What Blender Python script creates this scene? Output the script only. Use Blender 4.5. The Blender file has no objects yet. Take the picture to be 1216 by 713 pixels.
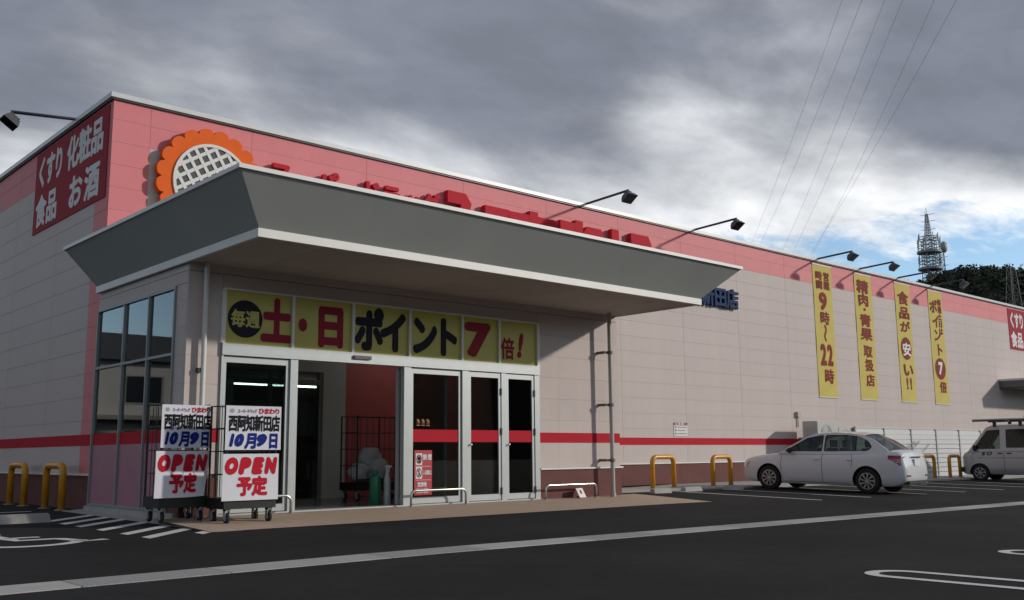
import bpy, bmesh, math, random
from mathutils import Vector, Matrix, noise
random.seed(7)
sc = bpy.context.scene
COL = sc.collection
PI = math.pi
# ------------------------------------------------------------------ camera
CAM = Vector((-5.759, -16.520, 0.858))
YAW, PITCH, ROLL = math.radians(42.2618), math.radians(8.9667), math.radians(-0.5158)
cd = bpy.data.cameras.new('camera'); cam = bpy.data.objects.new('camera', cd); COL.objects.link(cam)
cd.sensor_width = 36.0; cd.lens = 34.2755; cd.clip_start = 0.05; cd.clip_end = 6000
_f = Vector((math.sin(YAW)*math.cos(PITCH), math.cos(YAW)*math.cos(PITCH), math.sin(PITCH)))
_r = Vector((math.cos(YAW), -math.sin(YAW), 0)); _u = _r.cross(_f)
_r2 = _r*math.cos(ROLL)+_u*math.sin(ROLL); _u2 = -_r*math.sin(ROLL)+_u*math.cos(ROLL)
mw = Matrix((_r2, _u2, -_f)).transposed().to_4x4(); mw.translation = CAM; cam.matrix_world = mw
sc.camera = cam
# ------------------------------------------------------------------ light
SUN_TRAVEL = Vector((-1.1, 1.0, -0.52)).normalized()
SUN_EL = math.asin(-SUN_TRAVEL.z); SUN_AZ = math.atan2(-SUN_TRAVEL.x, -SUN_TRAVEL.y)
sd = bpy.data.lights.new('sun', 'SUN'); so = bpy.data.objects.new('sun', sd); COL.objects.link(so)
sd.energy = 2.0; sd.angle = math.radians(2.2); sd.color = (1.0, 0.93, 0.84)
so.rotation_euler = SUN_TRAVEL.to_track_quat('-Z', 'Y').to_euler(); so.location = (20, -20, 30)
sc.view_settings.view_transform = 'Standard'; sc.view_settings.look = 'None'
sc.view_settings.exposure = 0.22; sc.view_settings.gamma = 1.0
sc.view_settings.use_curve_mapping = False

def build_world():
    w = bpy.data.worlds.new('World'); sc.world = w; w.use_nodes = True
    nt = w.node_tree; N = nt.nodes; L = nt.links; N.clear()
    def nd(t, **k):
        n = N.new(t)
        for a, b in k.items(): setattr(n, a, b)
        return n
    def math_(op, a, b=None, c=None):
        n = nd('ShaderNodeMath', operation=op)
        for i, v in enumerate((a, b, c)):
            if v is None: continue
            if isinstance(v, (int, float)): n.inputs[i].default_value = v
            else: L.new(v, n.inputs[i])
        return n.outputs[0]
    def sstep(v, lo, hi, a=0.0, b=1.0):
        n = nd('ShaderNodeMapRange', interpolation_type='SMOOTHSTEP')
        L.new(v, n.inputs['Value'])
        n.inputs['From Min'].default_value = lo; n.inputs['From Max'].default_value = hi
        n.inputs['To Min'].default_value = a; n.inputs['To Max'].default_value = b
        return n.outputs['Result']
    def mixc(f, a, b):
        n = nd('ShaderNodeMix', data_type='RGBA'); L.new(f, n.inputs['Factor'])
        for s, v in (('A', a), ('B', b)):
            i = [q for q in n.inputs if q.name == s and q.type == 'RGBA'][0]
            if isinstance(v, tuple): i.default_value = v+(1,)
            else: L.new(v, i)
        return [q for q in n.outputs if q.type == 'RGBA'][0]
    def noise_(vec, scale, detail, rough, dist=0.0):
        n = nd('ShaderNodeTexNoise'); L.new(vec, n.inputs['Vector'])
        n.inputs['Scale'].default_value = scale; n.inputs['Detail'].default_value = detail
        n.inputs['Roughness'].default_value = rough; n.inputs['Distortion'].default_value = dist
        return n.outputs['Fac']
    tc = nd('ShaderNodeTexCoord'); sep = nd('ShaderNodeSeparateXYZ'); L.new(tc.outputs['Generated'], sep.inputs[0])
    z = math_('MAXIMUM', sep.outputs['Z'], 0.0)
    den = math_('ADD', z, 0.16)
    comb = nd('ShaderNodeCombineXYZ')
    L.new(math_('DIVIDE', sep.outputs['X'], den), comb.inputs[0]); L.new(math_('DIVIDE', sep.outputs['Y'], den), comb.inputs[1])
    mp = nd('ShaderNodeMapping'); L.new(comb.outputs[0], mp.inputs['Vector'])
    mp.inputs['Rotation'].default_value = (0, 0, math.radians(20)); mp.inputs['Scale'].default_value = (1.0, 1.5, 1.0)
    mp.inputs['Location'].default_value = (-26.58, 28.51, 0.46)
    V = mp.outputs[0]
    sky = nd('ShaderNodeTexSky', sky_type='NISHITA'); sky.sun_disc = False
    sky.sun_elevation = SUN_EL; sky.sun_rotation = SUN_AZ; sky.altitude = 20; sky.air_density = 1.0; sky.dust_density = 0.15; sky.ozone_density = 2.5
    big = noise_(V, 0.42, 3, 0.5, 0.2); mid = noise_(V, 1.25, 8, 0.52, 0.25); fine = noise_(V, 3.6, 9, 0.58, 0.2)
    # cover: overcast overhead, broken near the horizon
    c0 = math_('ADD', math_('MULTIPLY', mid, 0.6), math_('MULTIPLY', fine, 0.4))
    c1 = math_('ADD', c0, sstep(z, 0.19, 0.285, -0.06, 0.42))
    cover = sstep(c1, 0.43, 0.54)
    # thickness -> grey undersides
    t0 = math_('ADD', math_('MULTIPLY', big, 0.75), math_('MULTIPLY', mid, 0.85))
    t1 = math_('ADD', t0, sstep(z, 0.15, 0.38, -0.37, 0.06))
    thick = sstep(t1, 0.34, 0.86)
    tex = sstep(fine, 0.3, 0.7, 0.88, 1.10)
    grey = mixc(thick, (7.6, 7.7, 7.75), (1.40, 1.54, 1.88))
    vm = nd('ShaderNodeVectorMath', operation='SCALE'); L.new(grey, vm.inputs[0]); L.new(tex, vm.inputs['Scale'])
    col = mixc(cover, sky.outputs[0], vm.outputs[0])
    bg = nd('ShaderNodeBackground'); L.new(col, bg.inputs['Color']); bg.inputs['Strength'].default_value = 0.14
    out = nd('ShaderNodeOutputWorld'); L.new(bg.outputs[0], out.inputs['Surface'])
build_world()

# ------------------------------------------------------------------ materials
MATS = {}
def mat(name, col, rough=0.6, metal=0.0, var=0.0, scale=6.0, bump=0.0, bscale=60.0, spec=0.5, objvar=0.0, coat=0.0,
        emit=None, estr=0.0, streak=0.0):
    if name in MATS: return MATS[name]
    m = bpy.data.materials.new(name); m.use_nodes = True
    nt = m.node_tree; N = nt.nodes; L = nt.links; b = N['Principled BSDF']
    b.inputs['Base Color'].default_value = tuple(col)+(1,); b.inputs['Roughness'].default_value = rough
    b.inputs['Metallic'].default_value = metal; b.inputs['Specular IOR Level'].default_value = spec
    b.inputs['Coat Weight'].default_value = coat
    if emit: b.inputs['Emission Color'].default_value = tuple(emit)+(1,); b.inputs['Emission Strength'].default_value = estr
    tc = N.new('ShaderNodeTexCoord')
    cur = None
    def noise_(sc_, vec=None, det=5):
        n = N.new('ShaderNodeTexNoise'); n.inputs['Scale'].default_value = sc_; n.inputs['Detail'].default_value = det
        L.new(vec or tc.outputs['Object'], n.inputs['Vector']); return n.outputs['Fac']
    def hsv(fac, lo, hi):
        nonlocal cur
        r = N.new('ShaderNodeMapRange'); L.new(fac, r.inputs[0])
        r.inputs[1].default_value = 0.25 if lo != hi else 0; r.inputs[2].default_value = 0.75
        r.inputs[3].default_value = lo; r.inputs[4].default_value = hi
        h = N.new('ShaderNodeHueSaturation'); L.new(r.outputs[0], h.inputs['Value'])
        if cur is None: h.inputs['Color'].default_value = tuple(col)+(1,)
        else: L.new(cur, h.inputs['Color'])
        cur = h.outputs[0]
    if var: hsv(noise_(scale), 1-var, 1+var)
    if streak:
        mp = N.new('ShaderNodeMapping'); mp.inputs['Scale'].default_value = (5, 5, 0.25); L.new(tc.outputs['Object'], mp.inputs[0])
        hsv(noise_(1.2, mp.outputs[0]), 1-streak, 1+streak*0.4)
    if objvar:
        oi = N.new('ShaderNodeObjectInfo'); hsv(oi.outputs['Random'], 1-objvar, 1+objvar)
    if cur is not None: L.new(cur, b.inputs['Base Color'])
    if bump:
        bp = N.new('ShaderNodeBump'); bp.inputs['Strength'].default_value = bump; bp.inputs['Distance'].default_value = 0.01
        L.new(noise_(bscale), bp.inputs['Height']); L.new(bp.outputs[0], b.inputs['Normal'])
    MATS[name] = m; return m

def glass_mat(name, tint=(0.55, 0.6, 0.6), refl=1.0):
    if name in MATS: return MATS[name]
    m = bpy.data.materials.new(name); m.use_nodes = True
    nt = m.node_tree; N = nt.nodes; L = nt.links; N.clear()
    o = N.new('ShaderNodeOutputMaterial'); mx = N.new('ShaderNodeMixShader'); tr = N.new('ShaderNodeBsdfTransparent'); gl = N.new('ShaderNodeBsdfGlossy')
    fr = N.new('ShaderNodeFresnel'); fr.inputs['IOR'].default_value = 1.52
    mu = N.new('ShaderNodeMath'); mu.operation = 'MULTIPLY'; mu.inputs[1].default_value = refl; mu.use_clamp = True
    tr.inputs[0].default_value = tuple(tint)+(1,); gl.inputs['Roughness'].default_value = 0.015
    L.new(fr.outputs[0], mu.inputs[0]); L.new(mu.outputs[0], mx.inputs[0]); L.new(tr.outputs[0], mx.inputs[1]); L.new(gl.outputs[0], mx.inputs[2]); L.new(mx.outputs[0], o.inputs[0])
    MATS[name] = m; return m

def asphalt_mat():
    m = bpy.data.materials.new('asphalt'); m.use_nodes = True
    nt = m.node_tree; N = nt.nodes; L = nt.links; b = N['Principled BSDF']
    ge = N.new('ShaderNodeNewGeometry')
    def nz(s, d): n = N.new('ShaderNodeTexNoise'); n.inputs['Scale'].default_value = s; n.inputs['Detail'].default_value = d; L.new(ge.outputs['Position'], n.inputs['Vector']); return n.outputs['Fac']
    def mr(v, a, b_, c, d):
        n = N.new('ShaderNodeMapRange'); L.new(v, n.inputs[0])
        for i, q in enumerate((a, b_, c, d)): n.inputs[i+1].default_value = q
        return n.outputs[0]
    def mul(a, b_): n = N.new('ShaderNodeMath'); n.operation = 'MULTIPLY'; L.new(a, n.inputs[0]); L.new(b_, n.inputs[1]); return n.outputs[0]
    fac = mul(mul(mr(nz(0.35, 6), .3, .7, .74, 1.3), mr(nz(4, 4), .3, .7, .9, 1.1)), mr(nz(140, 2), .3, .7, .55, 1.5))
    h = N.new('ShaderNodeHueSaturation'); h.inputs['Color'].default_value = (0.0235, 0.0232, 0.0232, 1); L.new(fac, h.inputs['Value'])
    L.new(h.outputs[0], b.inputs['Base Color']); b.inputs['Roughness'].default_value = 0.92; b.inputs['Specular IOR Level'].default_value = 0.12
    bp = N.new('ShaderNodeBump'); bp.inputs['Strength'].default_value = 0.5; bp.inputs['Distance'].default_value = 0.008
    L.new(nz(150, 3), bp.inputs['Height']); L.new(bp.outputs[0], b.inputs['Normal'])
    return m

def tile_mat():
    m = bpy.data.materials.new('paving_tile'); m.use_nodes = True
    nt = m.node_tree; N = nt.nodes; L = nt.links; b = N['Principled BSDF']
    ge = N.new('ShaderNodeNewGeometry'); br = N.new('ShaderNodeTexBrick'); L.new(ge.outputs['Position'], br.inputs['Vector'])
    br.offset = 0.0; br.inputs['Scale'].default_value = 1.0; br.inputs['Brick Width'].default_value = 0.3; br.inputs['Row Height'].default_value = 0.3
    br.inputs['Mortar Size'].default_value = 0.006
    br.inputs['Color1'].default_value = (0.44, 0.33, 0.245, 1); br.inputs['Color2'].default_value = (0.47, 0.355, 0.27, 1); br.inputs['Mortar'].default_value = (0.34, 0.27, 0.21, 1)
    L.new(br.outputs['Color'], b.inputs['Base Color']); b.inputs['Roughness'].default_value = 0.75
    return m

BEIGE = mat('beige_siding', (0.555, 0.48, 0.455), 0.65, spec=0.3, var=0.035, scale=1.2, objvar=0.012, bump=0.12, bscale=90, streak=0.035)
PINK = mat('pink_siding', (0.68, 0.205, 0.222), 0.6, spec=0.35, var=0.04, scale=1.5, objvar=0.015, bump=0.12, bscale=90, streak=0.03)
RED = mat('red_stripe', (0.46, 0.014, 0.030), 0.75, spec=0.18, var=0.05, scale=2)
BROWN = mat('brown_base', (0.155, 0.066, 0.060), 0.75, spec=0.18, var=0.10, scale=2.5, streak=0.08, bump=0.1)
CORE = mat('wall_core_paint', (0.50, 0.43, 0.41), 0.8, var=0.05)
WHITE = mat('white_trim', (0.72, 0.71, 0.68), 0.45, var=0.04, scale=3)
COPING = mat('coping_metal', (0.62, 0.64, 0.64), 0.35, var=0.05, scale=3)
FASCIA = mat('grey_fascia_panel', (0.43, 0.45, 0.43), 0.75, spec=0.18, var=0.05, scale=1.0, objvar=0.02, streak=0.03)
SOFFIT = mat('soffit_panel', (0.52, 0.47, 0.43), 0.75, spec=0.18, var=0.06, scale=1.5, objvar=0.04)
ALU = mat('aluminium_frame', (0.46, 0.49, 0.49), 0.38, metal=0.25, var=0.04)
DARKALU = mat('dark_frame', (0.05, 0.055, 0.06), 0.4)
STEEL = mat('stainless_rail', (0.55, 0.55, 0.53), 0.25, metal=0.9, var=0.05)
PIPE = mat('grey_drainpipe', (0.42, 0.40, 0.37), 0.45, var=0.05)
WPIPE = mat('white_drainpipe', (0.66, 0.65, 0.62), 0.4, var=0.04)
YELLOW = mat('banner_yellow', (0.60, 0.50, 0.14), 0.75, spec=0.18, var=0.05, scale=2)
YGLASS = mat('yellow_window_film', (0.50, 0.43, 0.06), 0.32, var=0.07, scale=2)
INKRED = mat('ink_dark_red', (0.24, 0.035, 0.030), 0.75, spec=0.18)
INKRED2 = mat('ink_red', (0.50, 0.012, 0.028), 0.75, spec=0.18)
INKBLK = mat('ink_black', (0.012, 0.012, 0.014), 0.75, spec=0.18)
INKNAVY = mat('ink_navy', (0.026, 0.024, 0.036), 0.75, spec=0.18)
INKBLUE = mat('ink_blue', (0.008, 0.02, 0.20), 0.75, spec=0.18)
INKWHITE = mat('ink_white', (0.74, 0.72, 0.72), 0.75, spec=0.18)
SIGNRED = mat('sign_red_panel', (0.33, 0.022, 0.040), 0.75, spec=0.18, var=0.05)
LETTER = mat('letter_red', (0.50, 0.022, 0.038), 0.75, spec=0.18)
LETTERBLUE = mat('letter_blue', (0.02, 0.045, 0.12), 0.75, spec=0.18)
ORANGE = mat('petal_orange', (0.78, 0.135, 0.022), 0.75, spec=0.18, var=0.05)
PAPER = mat('poster_paper', (0.70, 0.70, 0.76), 0.75, spec=0.18, var=0.03)
LATTICE = mat('lattice_white', (0.66, 0.66, 0.64), 0.5)
SEED = mat('lattice_dark', (0.05, 0.055, 0.055), 0.6)
GUARD = mat('guard_yellow', (0.62, 0.27, 0.012), 0.35, var=0.08, scale=8)
CONC = mat('concrete', (0.36, 0.35, 0.335), 0.85, var=0.10, scale=5, bump=0.3)
CONCDK = mat('grating_grey', (0.31, 0.31, 0.30), 0.7, var=0.25, scale=40, bump=0.6, bscale=40)
PAINT = mat('road_paint', (0.62, 0.62, 0.61), 0.7, var=0.12, scale=9, bump=0.2)
BLACKMETAL = mat('black_metal', (0.018, 0.020, 0.018), 0.45, metal=0.3)
RUBBER = mat('black_rubber', (0.014, 0.014, 0.015), 0.85)
GREYPL = mat('castor_grey', (0.30, 0.30, 0.30), 0.5)
LAMPM = mat('lamp_grey', (0.06, 0.066, 0.070), 0.4, metal=0.3)
LAMPG = glass_mat('lamp_glass', (0.8, 0.8, 0.8))
GLASS = glass_mat('window_glass', (0.62, 0.68, 0.66), 1.0)
GLASSL = glass_mat('side_window_glass', (0.78, 0.85, 0.84), 1.5)
CARGLASS = glass_mat('car_glass', (0.30, 0.36, 0.34), 1.0)
CARWHITE = mat('car_white_paint', (0.66, 0.665, 0.69), 0.28, coat=0.6, var=0.015)
VANSILVER = mat('van_silver_paint', (0.44, 0.44, 0.46), 0.32, metal=0.35, coat=0.5, var=0.02)
TRIM = mat('black_plastic', (0.016, 0.016, 0.018), 0.5)
TAILRED = mat('tail_lamp_red', (0.28, 0.008, 0.014), 0.12, coat=0.8)
CHROME = mat('chrome', (0.75, 0.75, 0.76), 0.12, metal=1.0)
HUB = mat('hubcap_silver', (0.42, 0.42, 0.43), 0.32, metal=0.6)
SEAT = mat('seat_fabric', (0.10, 0.10, 0.105), 0.9)
ASPHALT = asphalt_mat(); TILE = tile_mat()
INTFLOOR = mat('interior_floor', (0.20, 0.19, 0.18), 0.18, var=0.05)
INTWALL = mat('interior_grey', (0.42, 0.41, 0.385), 0.7)
INTRED = mat('interior_red', (0.42, 0.085, 0.08), 0.55, var=0.05)
FILM = mat('pink_window_film', (0.42, 0.19, 0.25), 0.30, var=0.05)
TUBE = mat('lit_tube', (0.9, 0.9, 0.9), 0.5, emit=(1, 1, 0.97), estr=9.0)
GREENP = mat('green_plastic', (0.008, 0.14, 0.075), 0.35)
BAG = mat('white_bag', (0.46, 0.46, 0.46), 0.45, var=0.08)
ACW = mat('ac_casing', (0.46, 0.45, 0.43), 0.5, var=0.04)
SLAT = mat('fence_slat', (0.55, 0.57, 0.58), 0.5, metal=0.0, var=0.03, objvar=0.02)
TOWERM = mat('tower_steel', (0.17, 0.19, 0.21), 0.6)
DISH = mat('tower_dish', (0.26, 0.29, 0.30), 0.6)
HILLM = mat('hill_soil', (0.020, 0.026, 0.014), 0.95, var=0.3, scale=0.02)
LEAF = mat('wood_foliage', (0.024, 0.034, 0.018), 0.85, var=0.55, scale=0.12)

# ------------------------------------------------------------------ helpers
class MB:
    def __init__(s): s.v = []; s.f = []; s.m = []
    def quadbox(s, p, mi=0):
        n = len(s.v); s.v += [tuple(q) for q in p]
        for q in ((0, 3, 2, 1), (4, 5, 6, 7), (0, 1, 5, 4), (1, 2, 6, 5), (2, 3, 7, 6), (3, 0, 4, 7)):
            s.f.append(tuple(n+i for i in q)); s.m.append(mi)
        return s
    def box(s, x0, x1, y0, y1, z0, z1, mi=0):
        return s.quadbox([(x0, y0, z0), (x1, y0, z0), (x1, y1, z0), (x0, y1, z0), (x0, y0, z1), (x1, y0, z1), (x1, y1, z1), (x0, y1, z1)], mi)
    def face(s, pts, mi=0):
        n = len(s.v); s.v += [tuple(p) for p in pts]; s.f.append(tuple(range(n, n+len(pts)))); s.m.append(mi); return s
    def tube(s, path, r, n=10, closed=False, mi=0, caps=True):
        path = [Vector(p) for p in path]; rings = []
        rad = r if isinstance(r, (list, tuple)) else [r]*len(path)
        prev = None
        for i, p in enumerate(path):
            a = path[i-1] if (i > 0 or closed) else p; b = path[(i+1) % len(path)] if (i < len(path)-1 or closed) else p
            d = (b-a).normalized()
            if prev is None:
                up = Vector((0, 0, 1)) if abs(d.z) < .9 else Vector((1, 0, 0)); x = d.cross(up).normalized()
            else:
                x = (prev-d*prev.dot(d)).normalized()
            prev = x; y = d.cross(x)
            st = len(s.v)
            for k in range(n):
                t = 2*PI*k/n; s.v.append(tuple(p+x*math.cos(t)*rad[i]+y*math.sin(t)*rad[i]))
            rings.append(st)
        rng = range(len(rings) if closed else len(rings)-1)
        for i in rng:
            a, b = rings[i], rings[(i+1) % len(rings)]
            for k in range(n):
                s.f.append((a+k, a+(k+1) % n, b+(k+1) % n, b+k)); s.m.append(mi)
        if caps and not closed:
            s.f.append(tuple(rings[0]+k for k in range(n))[::-1]); s.m.append(mi)
            s.f.append(tuple(rings[-1]+k for k in range(n))); s.m.append(mi)
        return s
    def lathe(s, prof, c, axis='x', n=28, mi=0):
        # prof: list of (radius, offset along axis)
        c = Vector(c); rings = []
        for (r, o) in prof:
            st = len(s.v)
            for k in range(n):
                t = 2*PI*k/n; a, b = r*math.cos(t), r*math.sin(t)
                s.v.append(tuple(c+(Vector((o, a, b)) if axis == 'x' else Vector((a, o, b)) if axis == 'y' else Vector((a, b, o)))))
            rings.append(st)
        for i in range(len(rings)-1):
            for k in range(n):
                s.f.append((rings[i]+k, rings[i]+(k+1) % n, rings[i+1]+(k+1) % n, rings[i+1]+k)); s.m.append(mi)
        return s
    def prism(s, poly, fn, d0, d1, mi=0):
        # poly 2D, fn(u,v,d)->3D
        n = len(s.v); k = len(poly)
        s.v += [tuple(fn(u, w, d0)) for u, w in poly]+[tuple(fn(u, w, d1)) for u, w in poly]
        s.f.append(tuple(range(n, n+k))); s.f.append(tuple(range(n+2*k-1, n+k-1, -1))); s.m += [mi, mi]
        for i in range(k):
            j = (i+1) % k; s.f.append((n+i, n+k+i, n+k+j, n+j)); s.m.append(mi)
        return s
    def mesh(s, name, mats, smooth=False, fix=True):
        me = bpy.data.meshes.new(name); me.from_pydata(s.v, [], s.f)
        mats = mats if isinstance(mats, (list, tuple)) else [mats]
        for q in mats: me.materials.append(q)
        if len(mats) > 1:
            me.polygons.foreach_set('material_index', s.m)
        if fix:
            bm = bmesh.new(); bm.from_mesh(me); bmesh.ops.recalc_face_normals(bm, faces=bm.faces); bm.to_mesh(me); bm.free()
        if smooth:
            me.polygons.foreach_set('use_smooth', [True]*len(me.polygons))
        me.update(); return me
    def build(s, name, mats, parent=None, smooth=False, loc=None, fix=True, angle=None):
        me = s.mesh(name, mats, smooth, fix)
        if smooth and angle: me.set_sharp_from_angle(angle=math.radians(angle))
        return obj(name, me, parent, loc)

def obj(name, me, parent=None, loc=None):
    o = bpy.data.objects.new(name, me); COL.objects.link(o)
    if loc is not None: o.location = loc
    if parent is not None: o.parent = parent
    return o
def tag(o, label, cat, group=None):
    o['label'] = label; o['category'] = cat
    if group: o['group'] = group
    return o
def thing(name, label, cat, loc=(0, 0, 0), rz=0.0, group=None):
    o = bpy.data.objects.new(name, None); COL.objects.link(o); o.location = loc; o.rotation_euler = (0, 0, rz)
    o.empty_display_size = 0.1
    return tag(o, label, cat, group)
def struct(o, kind='structure'): o['kind'] = kind; return o
def copy_tree(o, parent=None):
    c = o.copy(); COL.objects.link(c)
    if parent is not None: c.parent = parent
    for ch in list(o.children): copy_tree(ch, c)
    return c
def bevel(o, w=0.01, seg=2):
    bm = bmesh.new(); bm.from_mesh(o.data)
    bmesh.ops.bevel(bm, geom=list(bm.edges), offset=w, segments=seg, affect='EDGES', clamp_overlap=True)
    bm.to_mesh(o.data); bm.free(); return o
def arc(c, r, a0, a1, n): return [(c[0]+r*math.cos(a0+(a1-a0)*i/n), c[1]+r*math.sin(a0+(a1-a0)*i/n)) for i in range(n+1)]

# ---- glyphs
GC = {}
def glyph(ch, bold=0.02, shear=0.0):
    k = (ch, bold, shear)
    if k in GC: return GC[k]
    c = bpy.data.curves.new('g', 'FONT'); c.body = ch; c.offset = bold; c.shear = shear; c.resolution_u = 3
    o = bpy.data.objects.new('g', c); COL.objects.link(o)
    dg = bpy.context.evaluated_depsgraph_get(); dg.update()
    me = bpy.data.meshes.new_from_object(o.evaluated_get(dg))
    vs = [(v.co.x, v.co.y) for v in me.vertices]; fs = [tuple(p.vertices) for p in me.polygons]
    COL.objects.unlink(o); bpy.data.objects.remove(o); bpy.data.meshes.remove(me); bpy.data.curves.remove(c)
    GC[k] = (vs, fs); return GC[k]
def put(mb, ch, x, y, w, h, fn, bold=0.02, shear=0.0, fit=None, d=0.0, depth=0.0, rot=0.0):
    """a character in the cell (x,y,w,h) of the 2D plane fn(u,v,d)"""
    base = 0.0; extra = bold
    vs, fs = glyph(ch, base, shear)
    if not vs: return
    xs = [q[0] for q in vs]; ys = [q[1] for q in vs]
    x0_, x1_, y0_, y1_ = min(xs)-extra, max(xs)+extra, min(ys)-extra, max(ys)+extra
    if fit is None: fit = ord(ch) < 256
    if fit: tr = lambda a, b: (x+(a-x0_)/(x1_-x0_)*w, y+(b-y0_)/(y1_-y0_)*h)
    else: tr = lambda a, b: (x+w*(a/0.96+0.0), y+h*(b+0.11))
    nsh = 1 if extra < .003 else 8
    ec = {}
    if depth:
        for f in fs:
            for i in range(len(f)):
                e = (f[i], f[(i+1) % len(f)]); ec[e] = 1
    for q in range(nsh):
        t = 2*PI*q/nsh; ex, ey = (extra*math.cos(t), extra*math.sin(t)) if nsh > 1 else (0, 0)
        pts = [tr(a+ex, b+ey) for a, b in vs]
        if rot:
            cx, cy = x+w/2, y+h/2; pts = [(cx+(a-cx)*math.cos(rot)-(b-cy)*math.sin(rot), cy+(a-cx)*math.sin(rot)+(b-cy)*math.cos(rot)) for a, b in pts]
        n = len(mb.v); dq = d+q*.00025
        mb.v += [tuple(fn(a, b, dq)) for a, b in pts]
        for f in fs: mb.f.append(tuple(n+i for i in f)); mb.m.append(0)
        if depth:
            n2 = len(mb.v); mb.v += [tuple(fn(a, b, d-depth)) for a, b in pts]
            for (a, b) in ec:
                if (b, a) not in ec: mb.f.append((n+a, n2+a, n2+b, n+b)); mb.m.append(0)
def line_text(mb, s, x, y, w, h, fn, **k):
    cw = w/len(s)
    for i, ch in enumerate(s):
        if ch != ' ': put(mb, ch, x+cw*i+(cw*.06 if ord(ch) < 256 else 0), y, cw*(.88 if ord(ch) < 256 else 1), h, fn, **k)
def facade(y0): return lambda u, v, d: (u, y0-d, v)          # wall facing -Y
def leftwall(x0): return lambda u, v, d: (x0-d, -u, v)       # wall facing -X
def disc(mb, cx, cy, r, fn, d, n=40, ry=None):
    ry = ry or r; mb.face([fn(cx+r*math.cos(2*PI*i/n), cy+ry*math.sin(2*PI*i/n), d) for i in range(n)])

# ------------------------------------------------------------------ ground
YD = -8.35
def gz(x, y):
    a = min(max(x, 0.0), 40.0); zd = -0.06-0.008*a; sl = 0.008+0.017*min(max(x/8.0, 0.0), 1.0)
    return zd+sl*max(0.0, min(y, 1.0)-YD)
def build_ground():
    xs = [-900, -300, -120, -50, -30]+[-20+i*1.0 for i in range(0, 66)]+[50, 60, 90, 150, 300, 900]
    ys = [-900, -300, -120, -60, -40]+[-30+i*1.0 for i in range(0, 32)]+[1.5, 3, 6, 12, 30, 60, 150, 400, 1200]
    mb = MB()
    for y in ys:
        for x in xs: mb.v.append((x, y, gz(x, y)))
    W = len(xs)
    for j in range(len(ys)-1):
        for i in range(W-1): mb.f.append((j*W+i, j*W+i+1, (j+1)*W+i+1, (j+1)*W+i)); mb.m.append(0)
    return struct(mb.build('asphalt_lot', ASPHALT, smooth=True, fix=False))
GROUND = build_ground()
def sheet(poly, off=0.004, step=0.5):
    """a thin marking that follows the ground: fan of a polygon given as left/right rails"""
    mb = MB(); l, r = poly; n = len(l)
    for a, b in zip(l, r):
        mb.v.append((a[0], a[1], gz(*a)+off)); mb.v.append((b[0], b[1], gz(*b)+off))
    for i in range(n-1): mb.f.append((2*i, 2*i+1, 2*i+3, 2*i+2)); mb.m.append(0)
    return mb
def rails(p0, p1, w0, n=8):
    p0, p1 = Vector(p0), Vector(p1); d = (p1-p0).normalized(); q = Vector((-d.y, d.x))*w0/2
    ps = [p0.lerp(p1, i/n) for i in range(n+1)]
    return [tuple(p-q) for p in ps], [tuple(p+q) for p in ps]
def stroke(path, w):
    path = [Vector(p) for p in path]; l, r = [], []
    for i, p in enumerate(path):
        d = (path[min(i+1, len(path)-1)]-path[max(i-1, 0)]).normalized(); q = Vector((-d.y, d.x))*w/2
        l.append(tuple(p-q)); r.append(tuple(p+q))
    return l, r
for x in (11.9, 13.85, 16.4, 18.45, 20.75, 23.2, 25.6, 28.0, 30.4):
    sheet(rails((x, -6.1), (x, -2.34), 0.12)).build('parking_line', PAINT, GROUND)
for cx in (1.55, 4.05, 6.55, 9.05):
    path = [(cx-.22, -19+i*.8) for i in range(8)]+arc((cx, -12.85), .22, PI, 0, 14)+[(cx+.22, -13.4-i*.8) for i in range(8)]
    sheet(stroke(path, 0.105)).build('parking_loop', PAINT, GROUND)
for i, yr in enumerate((-5.22, -4.66, -4.02, -3.24, -2.48, -1.86, -1.24)):
    ll = .25 if i == 0 else .93
    l = [(-.36-ll*t, yr-ll*1.0*t) for t in (0, .33, .66, 1)]; r = [(a-.0, b+.24) for a, b in l]
    sheet((l, r)).build('hatch_stripe', PAINT, GROUND)
sheet(rails((-5, .52), (-.75, .52), .12)).build('parking_line', PAINT, GROUND)
def wheelchair():
    mb = MB()
    def add(path, w):
        s = sheet(stroke(path, w)); n = len(mb.v); mb.v += s.v; mb.f += [tuple(n+i for i in f) for f in s.f]; mb.m += s.m
    c = (-2.45, -5.05)
    add(arc(c, .56, PI*.80, PI*1.93, 22), .15)                       # wheel
    add([(-2.50, -4.10), (-2.46, -4.62), (-2.44, -4.83), (-2.06, -4.86), (-2.02, -4.90), (-1.90, -5.36), (-1.66, -5.30)], .15)
    add([(-2.48, -4.47), (-2.12, -4.50)], .13)
    add(arc((-2.52, -3.88), .085, 0, 2*PI, 14), .16)
    mb.build('wheelchair_symbol', PAINT, GROUND)
wheelchair()
# drain channel
DR = bpy.data.objects.new('drain_channel', None); COL.objects.link(DR); struct(DR)
x = -14.0; k = 0
while x < 45:
    ln = 1.55 if k % 2 else 1.15
    mb = MB(); a, b = x+.006, x+ln-.006
    mb.v = [(a, -9.1, gz(a, -9.1)-.05), (b, -9.1, gz(b, -9.1)-.05), (b, -8.64, gz(b, -8.64)-.05), (a, -8.64, gz(a, -8.64)-.05)]
    mb.v += [(p[0], p[1], p[2]+.058) for p in mb.v]; v = mb.v; mb.v = []; mb.f = []; mb.m = []
    mb.quadbox(v)
    mb.build('channel_cover' if k % 2 == 0 else 'channel_slab', CONCDK if k % 2 == 0 else mat('drain_slab', (.40, .39, .375), .8, var=.08, scale=4, objvar=.05, bump=.2), DR)
    x += ln; k += 1
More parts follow.
